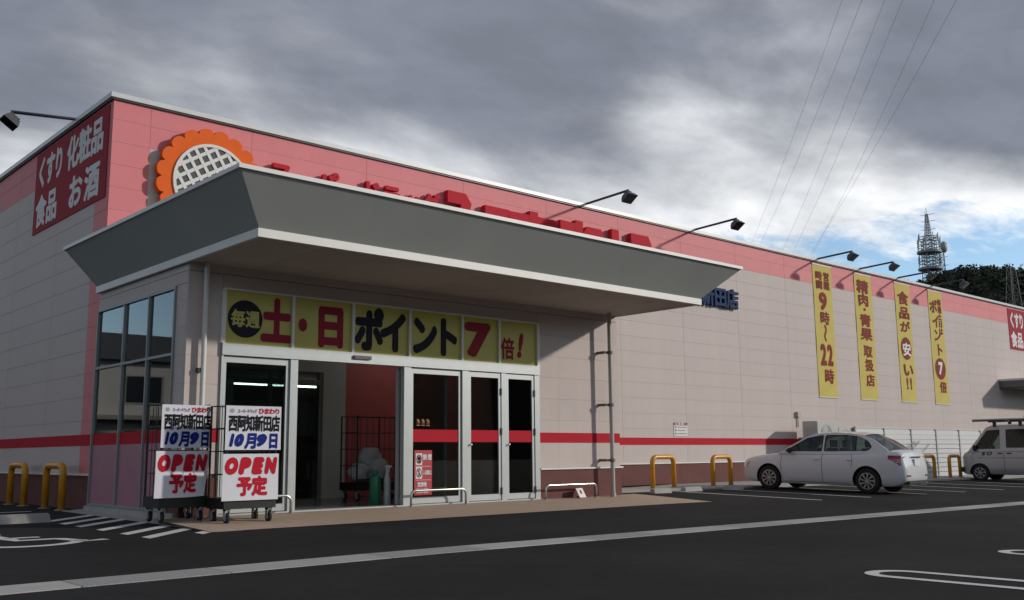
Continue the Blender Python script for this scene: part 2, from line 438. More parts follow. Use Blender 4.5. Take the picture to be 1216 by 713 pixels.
# entrance paving: slopes from the sill down to the asphalt
def tz(x, y): t = min(1, max(0, (y+5.3)/1.8)); return (gz(x, -5.3)+.006)*(1-t)+.045*t
mb = MB(); nx, ny = 22, 6
for j in range(ny+1):
    for i in range(nx+1):
        X = -.42+(9.42+.42)*i/nx; Y = -5.3+(5.3-3.40)*j/ny; mb.v.append((X, Y, tz(X, Y)))
for j in range(ny):
    for i in range(nx): mb.f.append((j*(nx+1)+i, j*(nx+1)+i+1, (j+1)*(nx+1)+i+1, (j+1)*(nx+1)+i)); mb.m.append(0)
ti = len(mb.v)
for i in range(nx): pass
struct(mb.build('entrance_paving', TILE, fix=False))
mb = MB(); mb.box(9.4, 9.46, -5.3, -3.4, -.2, .02); 
# concrete aprons along the walls
mb = MB(); mb.quadbox([(-.36, -5.29, -.25), (-.02, -5.29, -.25), (-.02, .3, -.25), (-.36, .3, -.25), (-.36, -5.29, gz(-.36, -5.29)+.008), (-.02, -5.29, gz(0, -5.29)+.008), (-.02, .3, .03), (-.36, .3, .012)])
struct(mb.build('side_apron', CONC))
AE = -2.30
def apron_z(x, y): t = min(1, max(0, (y-AE)/(.02-AE))); return (gz(x, AE)+.045)*(1-t)+.03*t
mb = MB()
for i in range(34):
    a, b = 9.46+i*1.0, 10.46+i*1.0
    za, zb = gz(a, AE)+.045, gz(b, AE)+.045
    mb.quadbox([(a, AE, -.6), (b, AE, -.6), (b, .02, -.6), (a, .02, -.6), (a, AE, za), (b, AE, zb), (b, .02, .03), (a, .02, .03)])
struct(mb.build('wall_apron', CONC))

# ------------------------------------------------------------------ store building
BX1 = 46.0; BY1 = 26.0; ZT = 6.995; DV = -3.487; VX0, VX1 = -0.05, 8.93
ST = thing('store_building', 'long pink and beige drugstore building with a red stripe and grey entrance canopy', 'building')
OPX0, OPX1, OPZ = 0.9, 4.25, 2.45
mb = MB()
mb.box(.006, OPX0, .006, .22, -.6, 6.97); mb.box(OPX1, BX1, .006, .22, -.6, 6.97); mb.box(OPX0, OPX1, .006, .22, OPZ, 6.97)
mb.box(.006, .22, .22, BY1, -.6, 6.97); mb.box(BX1-.2, BX1, .22, BY1, -.6, 6.97); mb.box(.22, BX1-.2, BY1-.2, BY1, -.6, 6.97)
mb.build('wall_core', CORE, ST)
MB().box(.22, BX1-.2, .22, BY1-.2, 6.55, 6.7).build('roof', mat('roof_sheet', (0.3, 0.3, 0.3), 0.6), ST)
# siding panels: rows
ROWS = [(6.6285, ZT), (6.23, 6.6265)]
zt = 6.228
for i in range(13): ROWS.append((zt-.3965, zt-.0)); zt -= .3965
ROWS.append((.60, zt))
PANELS = {}
def panel_mesh(w, h, side, pink):
    k = (round(w, 3), round(h, 3), side, pink)
    if k not in PANELS:
        g = .0010; mb = MB(); ch = .0022
        if side == 'f':
            a = [(g, .035, g), (w-g, .035, g), (w-g, .035, h-g), (g, .035, h-g)]; b = [(g+ch, 0, g+ch), (w-g-ch, 0, g+ch), (w-g-ch, 0, h-g-ch), (g+ch, 0, h-g-ch)]
        else:
            a = [(.035, g, g), (.035, w-g, g), (.035, w-g, h-g), (.035, g, h-g)]; b = [(0, g+ch, g+ch), (0, w-g-ch, g+ch), (0, w-g-ch, h-g-ch), (0, g+ch, h-g-ch)]
        mb.quadbox(a+b)
        PANELS[k] = mb.mesh('wall_panel', PINK if pink else BEIGE)
    return PANELS[k]
NP = [0]; REST = MB()
def panel(side, p0, w, z0, z1, pink, rest=False):
    h = z1-z0
    if rest:
        if side == 'f': REST.box(p0+.005, p0+w-.005, 0, .035, z0+.005, z1-.005, 1 if pink else 0)
        else: REST.box(0, .035, p0+.005, p0+w-.005, z0+.005, z1-.005, 1 if pink else 0)
        return
    o = obj('wall_panel', panel_mesh(w, h, side, pink), ST, (p0, 0, z0) if side == 'f' else (0, p0, z0)); NP[0] += 1
for ri, (z0, z1) in enumerate(ROWS):
    pinkrow = ri < 2
    cols = [(0.0, .66)]+[(max(.66, 2.6*i), 2.6*(i+1)) for i in range(16)]
    for ci, (a, b) in enumerate(cols):
        hid = z1 < 3.5 and b < 8.9
        if hid: continue
        panel('f', a, b-a, z0, z1, pinkrow or ci == 0)
    panel('f', 41.6, 4.4, z0, z1, pinkrow, True)
    panel('l', .036, .624, z0, z1, True)
    panel('l', .66, 1.94, z0, z1, pinkrow); panel('l', 2.6, 2.6, z0, z1, pinkrow)
    panel('l', 5.2, 2.6, z0, z1, pinkrow, z0 < 3.9)
    for q in range(7): panel('l', 7.8+2.6*q, 2.6, z0, z1, pinkrow, True)
struct(REST.build('wall_panels_beyond', [BEIGE, PINK], ST), 'stuff')
mb = MB(); mb.box(-.07, BX1, -.07, .25, 7.0, 7.085); mb.box(-.07, .25, .25, BY1, 7.0, 7.085); mb.build('coping', COPING, ST)
mb = MB(); mb.box(-.045, BX1, -.045, -.002, 6.972, 6.998); mb.box(-.045, -.002, -.002, BY1, 6.972, 6.998); mb.build('coping_drip', DARKALU, ST)
SZ0, SZ1 = 1.055, 1.24
mb = MB(); mb.box(VX1+.005, BX1, -.006, .02, SZ0, SZ1); mb.build('red_stripe', RED, ST)
mb = MB(); mb.box(-.006, .02, .005, BY1, SZ0, SZ1); mb.build('red_stripe', RED, ST)
mb = MB(); mb.box(VX1+.005, BX1, -.045, .03, .565, .598); mb.build('base_ledge', WHITE, ST)
mb = MB(); mb.box(-.045, .03, .06, BY1, .565, .598); mb.build('base_ledge', WHITE, ST)
mb = MB(); mb.box(VX1+.005, BX1, -.012, .028, .04, .563); mb.build('base_plinth', BROWN, ST)
mb = MB(); mb.box(-.012, .028, .06, BY1, .012, .563); mb.build('base_plinth', BROWN, ST)
mb = MB(); mb.box(-.06, .028, .06, BY1, -.4, .010); mb.build('base_footing', CONC, ST)

# ---- vestibule (front at y=DV, left side at x=VX0)
VT = 3.62
def vp(x0, x1, y0, y1, z0, z1, m=BEIGE, name='vestibule_panel'): return MB().box(x0, x1, y0, y1, z0, z1).build(name, m, ST)
VB = MB()   # inner structural wall of the vestibule
VB.box(6.72, VX1-.03, DV+.03, DV+.18, -.3, VT); VB.box(VX0+.03, .47, DV+.03, DV+.18, -.3, VT); VB.box(.47, 6.72, DV+.03, DV+.18, 3.26, VT)
VB.box(VX1-.18, VX1-.03, DV+.18, .0, -.3, VT); VB.box(VX0+.03, VX0+.15, DV+.18, -3.10, -.3, VT); VB.box(VX0+.03, VX0+.15, -3.10, 0, 3.28, VT); VB.box(VX0+.03, VX0+.15, -.03, 0, -.3, 3.28)
VB.box(VX0+.03, VX0+.15, -3.10, -.03, -.3, .10)
VB.build('vestibule_wall', CORE, ST)
VROWS = [r for r in ROWS if r[1] < 3.6]
g = .0012
for (z0, z1) in [(3.46, VT)]+VROWS:
    if z0 >= 3.26: vp(VX0+g, VX1-g, DV, DV+.035, z0+g, z1-g)
    elif z1 > 3.26:
        vp(.47+g, 6.72-g, DV, DV+.035, 3.262, z1-g); vp(VX0+g, .465, DV, DV+.035, z0+g, z1-g); vp(6.725, VX1-g, DV, DV+.035, z0+g, z1-g)
    else:
        vp(VX0+g, .465, DV, DV+.035, z0+g, z1-g); vp(6.725, 7.25-g, DV, DV+.035, z0+g, z1-g); vp(7.25+g, VX1-g, DV, DV+.035, z0+g, z1-g)
    vp(VX1-.035, VX1, DV+.04, -.002, z0+g, z1-g)
# left side: band above glass, corner post, back post
for (z0, z1) in [(3.46, VT), (3.285, 3.455)]: vp(VX0, VX0+.035, DV+.04, -.004, z0+g, z1-g)
for (z0, z1) in VROWS:
    vp(VX0, VX0+.035, DV+.04, -3.105, z0+g, min(z1, 3.28)-g)
vp(VX0, VX0+.035, -.03, -.002, .0, 3.28, WHITE, 'corner_trim')
MB().box(6.725, VX1+.006, DV-.006, DV+.02, SZ0, SZ1).build('red_stripe', RED, ST)
MB().box(VX0-.005, .465, DV-.006, DV+.02, SZ0, SZ1).build('red_stripe', RED, ST)
MB().box(6.725, VX1+.045, DV-.045, DV+.03, .565, .598).build('base_ledge', WHITE, ST)
MB().box(6.725, VX1+.014, DV-.013, DV+.03, -.1, .563).build('base_plinth', BROWN, ST)
MB().box(VX1-.02, VX1+.013, DV+.03, .0, -.1, .563).build('base_plinth', BROWN, ST)
MB().box(VX0-.012, .465, DV-.013, DV+.03, -.1, .563).build('base_plinth', BROWN, ST)
MB().box(VX0-.012, VX0+.02, DV+.03, -3.105, -.1, .563).build('base_plinth', BROWN, ST)
MB().box(VX0-.07, VX0+.02, DV+.04, -.02, -.2, .095).build('base_footing', CONC, ST)
# left glass wall: mullions + panes
ly = [-.05, -1.20, -2.165, -3.09]
fr = MB()
for y in ly: fr.box(VX0-.03, VX0+.05, y-.018, y+.018, .10, 3.27)
for i in range(3):
    for z in (.10, 2.28, 3.235): fr.box(VX0-.027, VX0+.047, ly[i+1]+.022, ly[i]-.022, z, z+.04)
fr.build('side_window_frame', mat('side_frame_grey', (.26, .285, .285), .45), ST)
for i in range(3):
    for (z0, z1) in ((.14, 2.28), (2.32, 3.235)):
        MB().box(VX0+.008, VX0+.016, ly[i+1]+.022, ly[i]-.022, z0, z1).build('side_pane', GLASSL, ST)
    MB().box(VX0+.002, VX0+.005, ly[i+1]+.022, ly[i]-.022, SZ0, SZ1).build('red_stripe', RED, ST)
    MB().box(VX0+.002, VX0+.005, ly[i+1]+.022, ly[i]-.022, .14, SZ0-.002).build('window_film', FILM, ST)
# front glazing
tx = [.47, 1.60, 2.666, 3.772, 4.893, 5.752, 6.72]
TZ0, TZ1 = 2.46, 3.235
fr = MB()
for x in tx: fr.box(x-.022 if x < 6.7 else x-.045, x+.022 if x > .5 else x+.045, DV-.035, DV+.06, TZ0, TZ1)
fr.box(.47, 6.72, DV-.034, DV+.06, TZ1, 3.262)
fr.build('transom_frame', WHITE, ST)
for i in range(6):
    MB().box(tx[i]+.024 if i else .515, tx[i+1]-.024 if i < 5 else 6.675, DV+.005, DV+.013, TZ0, TZ1).build('transom_pane', YGLASS, ST)
hd = MB().box(.47, 6.72, DV-.05, DV+.10, 2.29, 2.458).build('door_header', ALU, ST)
MB().box(2.66, 2.98, DV-.085, DV-.052, 2.355, 2.41).build('door_sensor', DARKALU, hd)
fz = .06
for a, b in ((.47, .50), (1.575, 1.70), (3.66, 3.80), (4.89, 5.03), (5.785, 5.905), (6.60, 6.72)): MB().box(a, b, DV-.03, DV+.07, fz, 2.288).build('door_jamb', ALU, ST)
def leaf(x0, x1, y, name, rail=.055, bot=.10, stripe=True, handle=None):
    f = MB(); z0, z1 = fz+.01, 2.275
    f.box(x0, x0+rail, y-.02, y+.02, z0, z1); f.box(x1-rail, x1, y-.02, y+.02, z0, z1)
    f.box(x0+rail, x1-rail, y-.019, y+.019, z1-.085, z1); f.box(x0+rail, x1-rail, y-.019, y+.019, z0, z0+bot)
    o = f.build(name, ALU, ST)
    MB().box(x0+rail, x1-rail, y-.004, y+.004, z0+bot, z1-.085).build('pane', GLASS, o)
    if stripe: MB().box(x0+rail, x1-rail, y-.010, y-.006, SZ0+.01, SZ1+.03).build('red_stripe', RED, o)
    if handle is not None:
        h = MB(); h.lathe([(.0, -.05), (.022, -.05), (.022, -.03), (.012, -.03), (.012, 0)], (handle, y-.02, 1.02), 'y', 14); h.build('knob', STEEL, o, smooth=True)
        for zz in (.22, 1.25, 1.95):
            MB().box(x1-.012, x1+.012, y-.045, y-.021, zz-.06, zz+.06).build('hinge', DARKALU, o)
    return o
leaf(.505, 1.57, DV+.02, 'fixed_door_leaf', stripe=False)
leaf(3.81, 4.885, DV+.02, 'fixed_door_leaf')
leaf(5.035, 5.78, DV+.005, 'swing_door', handle=5.065)
leaf(5.91, 6.595, DV+.005, 'swing_door', handle=5.94)
leaf(.56, 1.62, DV+.13, 'sliding_door', stripe=False)
leaf(3.62, 4.66, DV+.13, 'sliding_door', stripe=False)
MB().box(.47, 6.72, DV-.04, DV+.2, .0, fz).build('door_sill', ALU, ST)
# transom lettering (print on the film)
F = facade(DV-.0005+.005)
def printed(parts, material, fn, parent, name='lettering', d=.004, each=False):
    if each:
        for p in parts: printed([p], material, fn, parent, 'letter' if name == 'lettering' else name, d)
        return
    mb = MB()
    for p in parts:
        if p[0] == 'disc': disc(mb, p[1], p[2], p[3], fn, d, ry=p[4] if len(p) > 4 else None)
        else:
            ch, x, y, w, h = p[:5]; kw = p[5] if len(p) > 5 else {}
            put(mb, ch, x, y, w, h, fn, d=d, **kw)
    return mb.build(name, material, parent, fix=False)
zc = TZ0
B = dict(bold=.035)
printed([('disc', .83, zc+.375, .275)], INKNAVY, F, ST, 'printed_disc')
printed([('毎', .60, zc+.25, .22, .26, B), ('週', .83, zc+.25, .22, .26, B)], YGLASS, F, ST, d=.008, each=True)
printed([('土', 1.08, zc+.05, .50, .68, dict(bold=.055)), ('・', 1.55, zc+.06, .44, .62, dict(bold=.06)), ('日', 1.98, zc+.05, .56, .68, dict(bold=.055)),
         ('7', 4.96, zc+.07, .62, .62, dict(bold=.06)), ('倍', 5.80, zc+.08, .32, .40, B), ('!', 6.20, zc+.12, .16, .46, dict(bold=.05, shear=.2))], mat('film_red', (.30, .016, .035), .55, spec=.2), F, ST, each=True)
printed([('ポ', 2.70, zc+.04, .55, .70, dict(bold=.062)), ('イ', 3.18, zc+.04, .55, .70, dict(bold=.062)), ('ン', 3.80, zc+.04, .55, .70, dict(bold=.062)), ('ト', 4.28, zc+.04, .55, .70, dict(bold=.062))], INKNAVY, F, ST, each=True)
# door stickers
NB = thing('door_notice', 'red notice with two white pictograms stuck on the glass beside the open doorway', 'notice', (3.89, DV-.012, 0))
fn = lambda u, v, d: (u, -d, v)
MB().box(0, .36, 0, .006, .20, .93).build('sheet', mat('notice_red', (.42, .012, .03), .5), NB)
def pict(z):
    MB().box(.025, .155, -.004, -.001, z, z+.19).build('pictogram_panel', INKWHITE, NB)
    m_ = MB(); ring = [(.09+.055*math.cos(t*PI/10), z+.095+.075*math.sin(t*PI/10)) for t in range(20)]
    for i in range(20):
        a, b = ring[i], ring[(i+1) % 20]; s_ = .78
        c_, d_ = [( .09+(q[0]-.09)*s_, z+.095+(q[1]-z-.095)*s_) for q in (a, b)]
        m_.face([fn(*a, .006), fn(*b, .006), fn(*d_, .006), fn(*c_, .006)])
    m_.face([fn(.05, z+.15, .006), fn(.062, z+.162, .006), fn(.13, z+.045, .006), fn(.118, z+.033, .006)])
    m_.build('pictogram_ring', INKRED, NB, fix=False)
pict(.69); pict(.47)
printed([('人', .06, .50, .065, .12, B)], INKBLK, fn, NB, d=.0065); printed([('煙', .055, .72, .07, .12, dict(bold=.02))], INKBLK, fn, NB, d=.0065)
pp = [('禁', .165, .77, .085, .10, B), ('煙', .262, .77, .085, .10, B), ('入', .165, .53, .05, .08, B), ('店', .21, .53, .05, .08, B), ('禁', .255, .53, .05, .08, B), ('止', .30, .53, .05, .08, B)]
pp += [(c, .06+.062*i, .335, .062, .085, B) for i, c in enumerate('危険物')]+[(c, .035+.05*i, .235, .05, .085, B) for i, c in enumerate('持込み厳禁')]
printed(pp, INKWHITE, fn, NB, d=.004, each=True)
ms = MB()
for z in (.445, .665): ms.face([fn(.02, z, .003), fn(.34, z, .003), fn(.34, z+.006, .003), fn(.02, z+.006, .003)])
ms.build('rule', INKWHITE, NB, fix=False)
DS = thing('door_sticker', 'row of three small gold pictogram stickers on the glass above the red band', 'sticker', (3.90, DV-.012, 1.30))
for i in range(3):
    m_ = MB(); x_ = .03+.10*i; gold = mat('sticker_gold', (.38, .17, .05), .5)
    m_.box(x_, x_+.07, 0, .002, .07, .076); m_.box(x_+.028, x_+.042, 0, .002, .08, .14); m_.box(x_, x_+.07, -.001, .001, .105, .115)
    m_.quadbox([(x_, 0, .14), (x_+.012, 0, .14), (x_+.07, 0, .08), (x_+.058, 0, .08), (x_, .002, .14), (x_+.012, .002, .14), (x_+.07, .002, .08), (x_+.058, .002, .08)])
    m_.box(x_, x_+.07, 0, .002, .03, .045); m_.build('pictogram', gold, DS)

# ---- interior of the vestibule and the hall behind
mb = MB(); mb.box(.1, 8.7, DV+.18, .0, -.05, .05); mb.build('vestibule_floor', INTFLOOR, ST)
mb = MB(); mb.box(.1, 8.7, DV+.18, -.02, 3.40, 3.46); mb.build('vestibule_ceiling', INTWALL, ST)
mb = MB(); mb.box(4.75, 8.7, -.06, .02, .05, 3.4); mb.build('inner_wall', INTRED, ST)
mb = MB(); mb.box(.15, .9, -.06, .02, .05, 3.4); mb.box(.9, 4.25, -.06, .02, 2.45, 3.4); mb.box(4.25, 4.75, -.06, .02, .05, 3.4); mb.build('inner_wall', INTWALL, ST)
mb = MB()
for x in (.9, 1.9, 3.1, 4.18): mb.box(x, x+.07, -.03, .04, .05, 2.45)
mb.box(.97, 4.18, -.029, .039, 2.2, 2.30); mb.build('inner_door_frame', mat('inner_frame', (.16, .17, .17), .4), ST)
MB().box(.97, 1.9, 0, .008, .05, 2.2).build('inner_pane', GLASS, ST); MB().box(3.17, 4.18, 0, .008, .05, 2.2).build('inner_pane', GLASS, ST)
mb = MB(); mb.box(.22, 24, .22, 14, -.05, .049); mb.build('hall_floor', INTFLOOR, ST)
mb = MB(); mb.box(.22, 24, .22, 14, 2.75, 2.85); mb.build('hall_ceiling', INTWALL, ST)
mb = MB(); mb.box(.25, 24, 13.9, 14, .05, 3.5); mb.box(23.9, 24, .25, 13.9, .05, 3.5); mb.build('hall_wall', INTWALL, ST)
TLROOT = ST
for (x0, x1, y) in ((4.9, 6.95, 6.2), (7.15, 8.45, 6.2), (9.0, 11.0, 6.2)):
    MB().box(x0, x1, y, y+.05, 2.64, 2.68).build('light_tube', TUBE, ST)
MB().box(.17, .50, -1.62, -1.57, 2.95, 2.975).build('light_tube', TUBE, ST)
MB().box(5.2, 7.2, -1.62, -1.57, 3.33, 3.38).build('light_tube', TUBE, ST)  # extra tube, added to brighten the vestibule behind the doors

# ---- canopy
CX0, CX1, CY0, CZ0, CZ1, FL = -.12, 8.90, -5.63, 3.57, 4.215, .53
CN = MB()
def ring(x0, x1, y0, z): return [(x0, y0, z), (x1, y0, z), (x1, -.01, z), (x0, -.01, z)]
tr = MB(); tr.box(CX0, CX1, CY0, CY0+.05, CZ0-.01, CZ0+.10); tr.box(CX0, CX0+.05, CY0+.05, -.01, CZ0-.01, CZ0+.10); tr.box(CX1-.05, CX1, CY0+.05, -.01, CZ0-.01, CZ0+.10)
can = tr.build('canopy', WHITE, ST)
# soffit boards
nb = 9
for i in range(nb):
    a = CY0+.055+(DV-CY0-.055)*0; 
    x0 = CX0+.052+(CX1-CX0-.104)*i/nb; x1 = CX0+.052+(CX1-CX0-.104)*(i+1)/nb
    MB().box(x0+.004, x1-.004, CY0+.052, -.02, CZ0+.012, CZ0+.04).build('soffit_panel', SOFFIT, can)
# fascia panels (front 4, left 2, right 2)
def fas(p, q, p2, q2):
    p, q, p2, q2 = map(Vector, (p, q, p2, q2)); n = (q-p).cross(p2-p).normalized()
    i_ = n*-.03
    MB().quadbox([p, q, q2, p2, p+i_, q+i_, q2+i_, p2+i_]).build('fascia_panel', FASCIA, can)
B0 = [Vector((CX0+.012, CY0+.012, CZ0+.101)), Vector((CX1-.012, CY0+.012, CZ0+.101)), Vector((CX1-.012, -.012, CZ0+.101)), Vector((CX0+.012, -.012, CZ0+.101))]
T0 = [Vector((CX0-FL, CY0-FL, CZ1)), Vector((CX1+FL, CY0-FL, CZ1)), Vector((CX1+FL, -.012, CZ1)), Vector((CX0-FL, -.012, CZ1))]
for a, b, n in ((0, 1, 1), (3, 0, 1), (1, 2, 1)):
    for i in range(n):
        e = .0004; s0, s1 = i/n+e, (i+1)/n-e
        fas(B0[a].lerp(B0[b], s0), B0[a].lerp(B0[b], s1), T0[a].lerp(T0[b], s0), T0[a].lerp(T0[b], s1))
lip = MB(); X0, X1, Y0 = CX0-FL-.03, CX1+FL+.03, CY0-FL-.03
lip.box(X0, X1, Y0, Y0+.16, CZ1+.002, CZ1+.055); lip.box(X0, X0+.16, Y0+.16, -.012, CZ1+.002, CZ1+.055); lip.box(X1-.16, X1, Y0+.16, -.012, CZ1+.002, CZ1+.055)
lip.build('canopy_lip', WHITE, can)
MB().box(X0+.16, X1-.16, Y0+.16, -.012, CZ1-.06, CZ1-.02).build('canopy_roof', FASCIA, can)
# downpipes
PP = thing('drainpipe', 'grey drainpipe with brackets on the right end of the entrance front', 'pipe', (8.45, -3.72, 0))
MB().tube([(0, 0, .03), (0, 0, 3.575)], .042, 14).build('pipe', PIPE, PP, smooth=True, angle=40)
for z in (.72, 1.78, 2.80):
    b_ = MB(); b_.tube([(0, 0, z-.03), (0, 0, z+.03)], .055, 14); b_.box(-.11, .0, .02, .05, z-.02, z+.02); b_.box(-.13, -.09, .02, .232, z-.025, z+.025); b_.build('bracket', mat('bracket_brown', (.16, .14, .125), .5), PP)
MB().tube([(0, 0, .02), (0, 0, .10)], .056, 14).build('pipe_shoe', PIPE, PP, smooth=True, angle=40)
PP = thing('drainpipe', 'thin white drainpipe at the left front corner of the entrance', 'pipe', (.175, -3.575, 0))
MB().tube([(0, 0, .02), (0, 0, 3.575)], .036, 14).build('pipe', WPIPE, PP, smooth=True, angle=40)
for z in (.9, 2.05): MB().box(-.07, .0, .0, .087, z-.03, z+.03).build('bracket', DARKALU, PP)

# ------------------------------------------------------------------ signs on the facade
def petals():
    R, n = 1.04, 20; pts = []
    for i in range(n):
        a0 = 2*PI*i/n
        for k in range(8):
            t = k/8; a = a0+2*PI/n*t; r = R*(.90+.10*math.sqrt(max(0, 1-(2*t-1)**2)))
            pts.append((r*math.cos(a), r*math.sin(a)))
    return pts
SF = thing('sunflower_sign', 'round orange sunflower emblem with a white lattice centre above the canopy', 'sign', (1.77, -.0, 5.735))
fn = lambda u, v, d: (u, -d, v)
MB().prism(petals(), fn, .05, .17).build('petal_ring', ORANGE, SF)
mb = MB(); mb.lathe([(0, -.1705), (.70, -.1705), (.70, -.178), (0, -.178)], (0, 0, 0), 'y', 48); mb.build('seed_disc', SEED, SF)
mb = MB(); mb.lathe([(.69, -.172), (.745, -.172), (.745, -.20), (.69, -.20), (.69, -.172)], (0, 0, 0), 'y', 56); mb.build('rim', LATTICE, SF)
for ang in (32, -58):
    a = math.radians(ang); du, dv = math.cos(a), math.sin(a)
    for k in range(-4, 5):
        o_ = k*.178+.02; hl = math.sqrt(max(0, .70**2-o_**2)); w_ = .031
        if hl < .1: continue
        c_ = (-dv*o_, du*o_); P = []
        for s_, t_ in ((-1, -1), (1, -1), (1, 1), (-1, 1)): P.append((c_[0]+du*hl*s_-dv*w_*t_, c_[1]+dv*hl*s_+du*w_*t_))
        dd = .188 if ang > 0 else .191
        MB().prism(P, fn, .179, dd).build('lattice_bar', LATTICE, SF)
mb = MB()
for a in range(6): mb.box(.5*math.cos(a*PI/3)-.03, .5*math.cos(a*PI/3)+.03, -.05, .0, .5*math.sin(a*PI/3)-.03, .5*math.sin(a*PI/3)+.03)
mb.build('stand_off', DARKALU, SF)
LS = thing('store_name_sign', 'raised red shop name letters in two sizes along the pink band above the canopy', 'sign', (2.85, 0, 5.0))
small = 'スーパードラッグ'
for i, ch in enumerate(small):
    mb = MB(); put(mb, ch, .07+.515*i, .95-.0, .50, .54, fn, bold=.042, fit=False, d=.13, depth=.09); o = mb.build('letter', LETTER, LS)
def slab_stroke(mb, path, th, fn_, d0, d1):
    P = [Vector(p) for p in path]; L_, R_ = [], []
    for i, p in enumerate(P):
        d_in = (p-P[i-1]).normalized() if i else (P[1]-p).normalized(); d_out = (P[i+1]-p).normalized() if i < len(P)-1 else d_in
        n_in = Vector((-d_in.y, d_in.x)); n_out = Vector((-d_out.y, d_out.x)); m_ = (n_in+n_out); m_ = m_.normalized() if m_.length > .1 else n_in
        k = min(1.5, 1/max(.35, m_.dot(n_in))); L_.append(p+m_*th/2*k); R_.append(p-m_*th/2*k)
    for i in range(len(P)-1):
        q = [L_[i], L_[i+1], R_[i+1], R_[i]]
        mb.quadbox([fn_(v.x, v.y, d0) for v in q]+[fn_(v.x, v.y, d1) for v in q])
HIRA = {
 'hi': [[(0, .92), (.26, .92), (.31, .86), (.24, .60), (.17, .36), (.24, .16), (.45, .09), (.66, .20), (.74, .45), (.69, .80)], [(.63, .83), (.97, .83), (.93, .55)]],
 'ma': [[(.0, .86), (1.0, .86)], [(.08, .53), (.92, .53)], [(.50, 1.0), (.50, .22), (.40, .08), (.20, .10), (.14, .20), (.25, .30), (.50, .27), (.90, .08)]],
 'wa': [[(.0, .88), (.28, .88), (.25, .78), (.0, .30)], [(.40, 1.0), (.40, .0)], [(.42, .62), (.62, .86), (.84, .86), (.97, .66), (.95, .32), (.66, .06)]],
 'ri': [[(.12, 1.0), (.12, .55), (.20, .44)], [(.50, .92), (.88, .92), (.92, .86), (.90, .42), (.58, .05)]]}
for ch, xa, xb, zt_ in (('hi', 7.22, 8.94, 6.66), ('ma', 9.04, 10.62, 6.58), ('wa', 10.72, 12.36, 6.60), ('ri', 12.52, 14.14, 6.58)):
    mb = MB()
    for q_, path in enumerate(HIRA[ch]):
        slab_stroke(mb, [(xa-2.85+u*(xb-xa), -.05+v*(zt_+.05-4.95)-.09) for u, v in path], .27, fn, .03, .17+.002*q_)
    mb.build('letter', LETTER, LS)
mb = MB()
for i in range(12):
    for dz in (1.2, 1.35): mb.box(.2+i*.95, .23+i*.95, -.06, 0, dz, dz+.03)
BS = thing('branch_name_sign', 'raised dark blue branch name letters beside the right end of the canopy', 'sign', (14.5, 0, 4.95))
for i, ch in enumerate('西阿知新田店'):
    mb = MB(); put(mb, ch, .6*i, 0, .60, .60, fn, bold=.03, fit=False, d=.13, depth=.09); mb.build('letter', LETTERBLUE, BS)
# product signs
def product_sign(root, W, H):
    MB().box(0, W, -.012, .0, 0, H).build('panel', SIGNRED, root)
    p = []
    cw, chh = W*.122, H*.40
    for i, c in enumerate('くすり'): p.append((c, W*.035+i*cw*1.04, H*.54, cw*1.05, chh, dict(bold=.05)))
    for i, c in enumerate('化粧品'): p.append((c, W*.47+i*cw*1.30, H*.54, cw*1.28, chh, dict(bold=.04)))
    for i, c in enumerate('食品'): p.append((c, W*.035+i*cw*1.35, H*.06, cw*1.3, chh, dict(bold=.04)))
    for i, c in enumerate('お酒'): p.append((c, W*.52+i*cw*1.75, H*.06, cw*1.5, chh, dict(bold=.04)))
    printed(p, INKWHITE, lambda u, v, d: (u, -.012-d, v), root, d=.003, each=True)
S1 = thing('product_sign', 'dark red sign with white lettering high on the shaded side wall', 'sign', (-.004, 4.13, 5.27), -PI/2); product_sign(S1, 3.99, 1.66)
S2 = thing('product_sign', 'dark red sign with white lettering at the right edge of the long front wall', 'sign', (38.2, -.004, 5.12)); product_sign(S2, 3.99, 1.78)
# vertical banners
def banner(x0, w, label, red, white=None, discs=None):
    b_ = thing('vertical_banner', label, 'banner', (x0, -.008, 2.57), 0, 'yellow banners hung on the front wall')
    H = 4.32
    mb = MB(); nn = 14
    for j in range(nn+1):
        z = H*j/nn; wv = .012*math.sin(j*1.3+x0); mb.v += [(0, -.006+wv*.4, z), (w*.5, -.012-abs(wv)*.5, z), (w, -.006-wv*.4, z)]
    for j in range(nn):
        for i in range(2): mb.f.append((j*3+i, j*3+i+1, j*3+i+4, j*3+i+3)); mb.m.append(0)
    k0 = len(mb.v)
    mb.build('cloth', YELLOW, b_, fix=False)
    MB().box(-.02, w+.02, -.02, .005, H-.01, H+.02).build('top_rod', COPING, b_); MB().box(-.02, w+.02, -.02, .005, -.02, .01).build('bottom_rod', COPING, b_)
    f2 = lambda u, v, d: (u, -.024-d, v)
    sc_ = lambda L_: [((p[0], p[1]*w, p[2]*H, p[3]*w, p[4]*H)+tuple(p[5:])) for p in L_]
    red = sc_(red); white = sc_(white) if white else None; discs = [(a*w, b*H, c*w, d*H) for a, b, c, d in discs] if discs else None
    if discs: printed([('disc',)+d_ for d_ in discs], INKRED, f2, b_, 'printed_disc', d=0)
    printed(red, INKRED, f2, b_, d=0, each=True)
    if white: printed(white, INKWHITE, f2, b_, d=.004)
Bb = dict(bold=.03)
def colm(s, x, w, top, h, gap=0.0, **k):
    return [(c, x, top-(i+1)*h-i*gap, w, h, dict(bold=.03, **k)) for i, c in enumerate(s) if c != ' ']
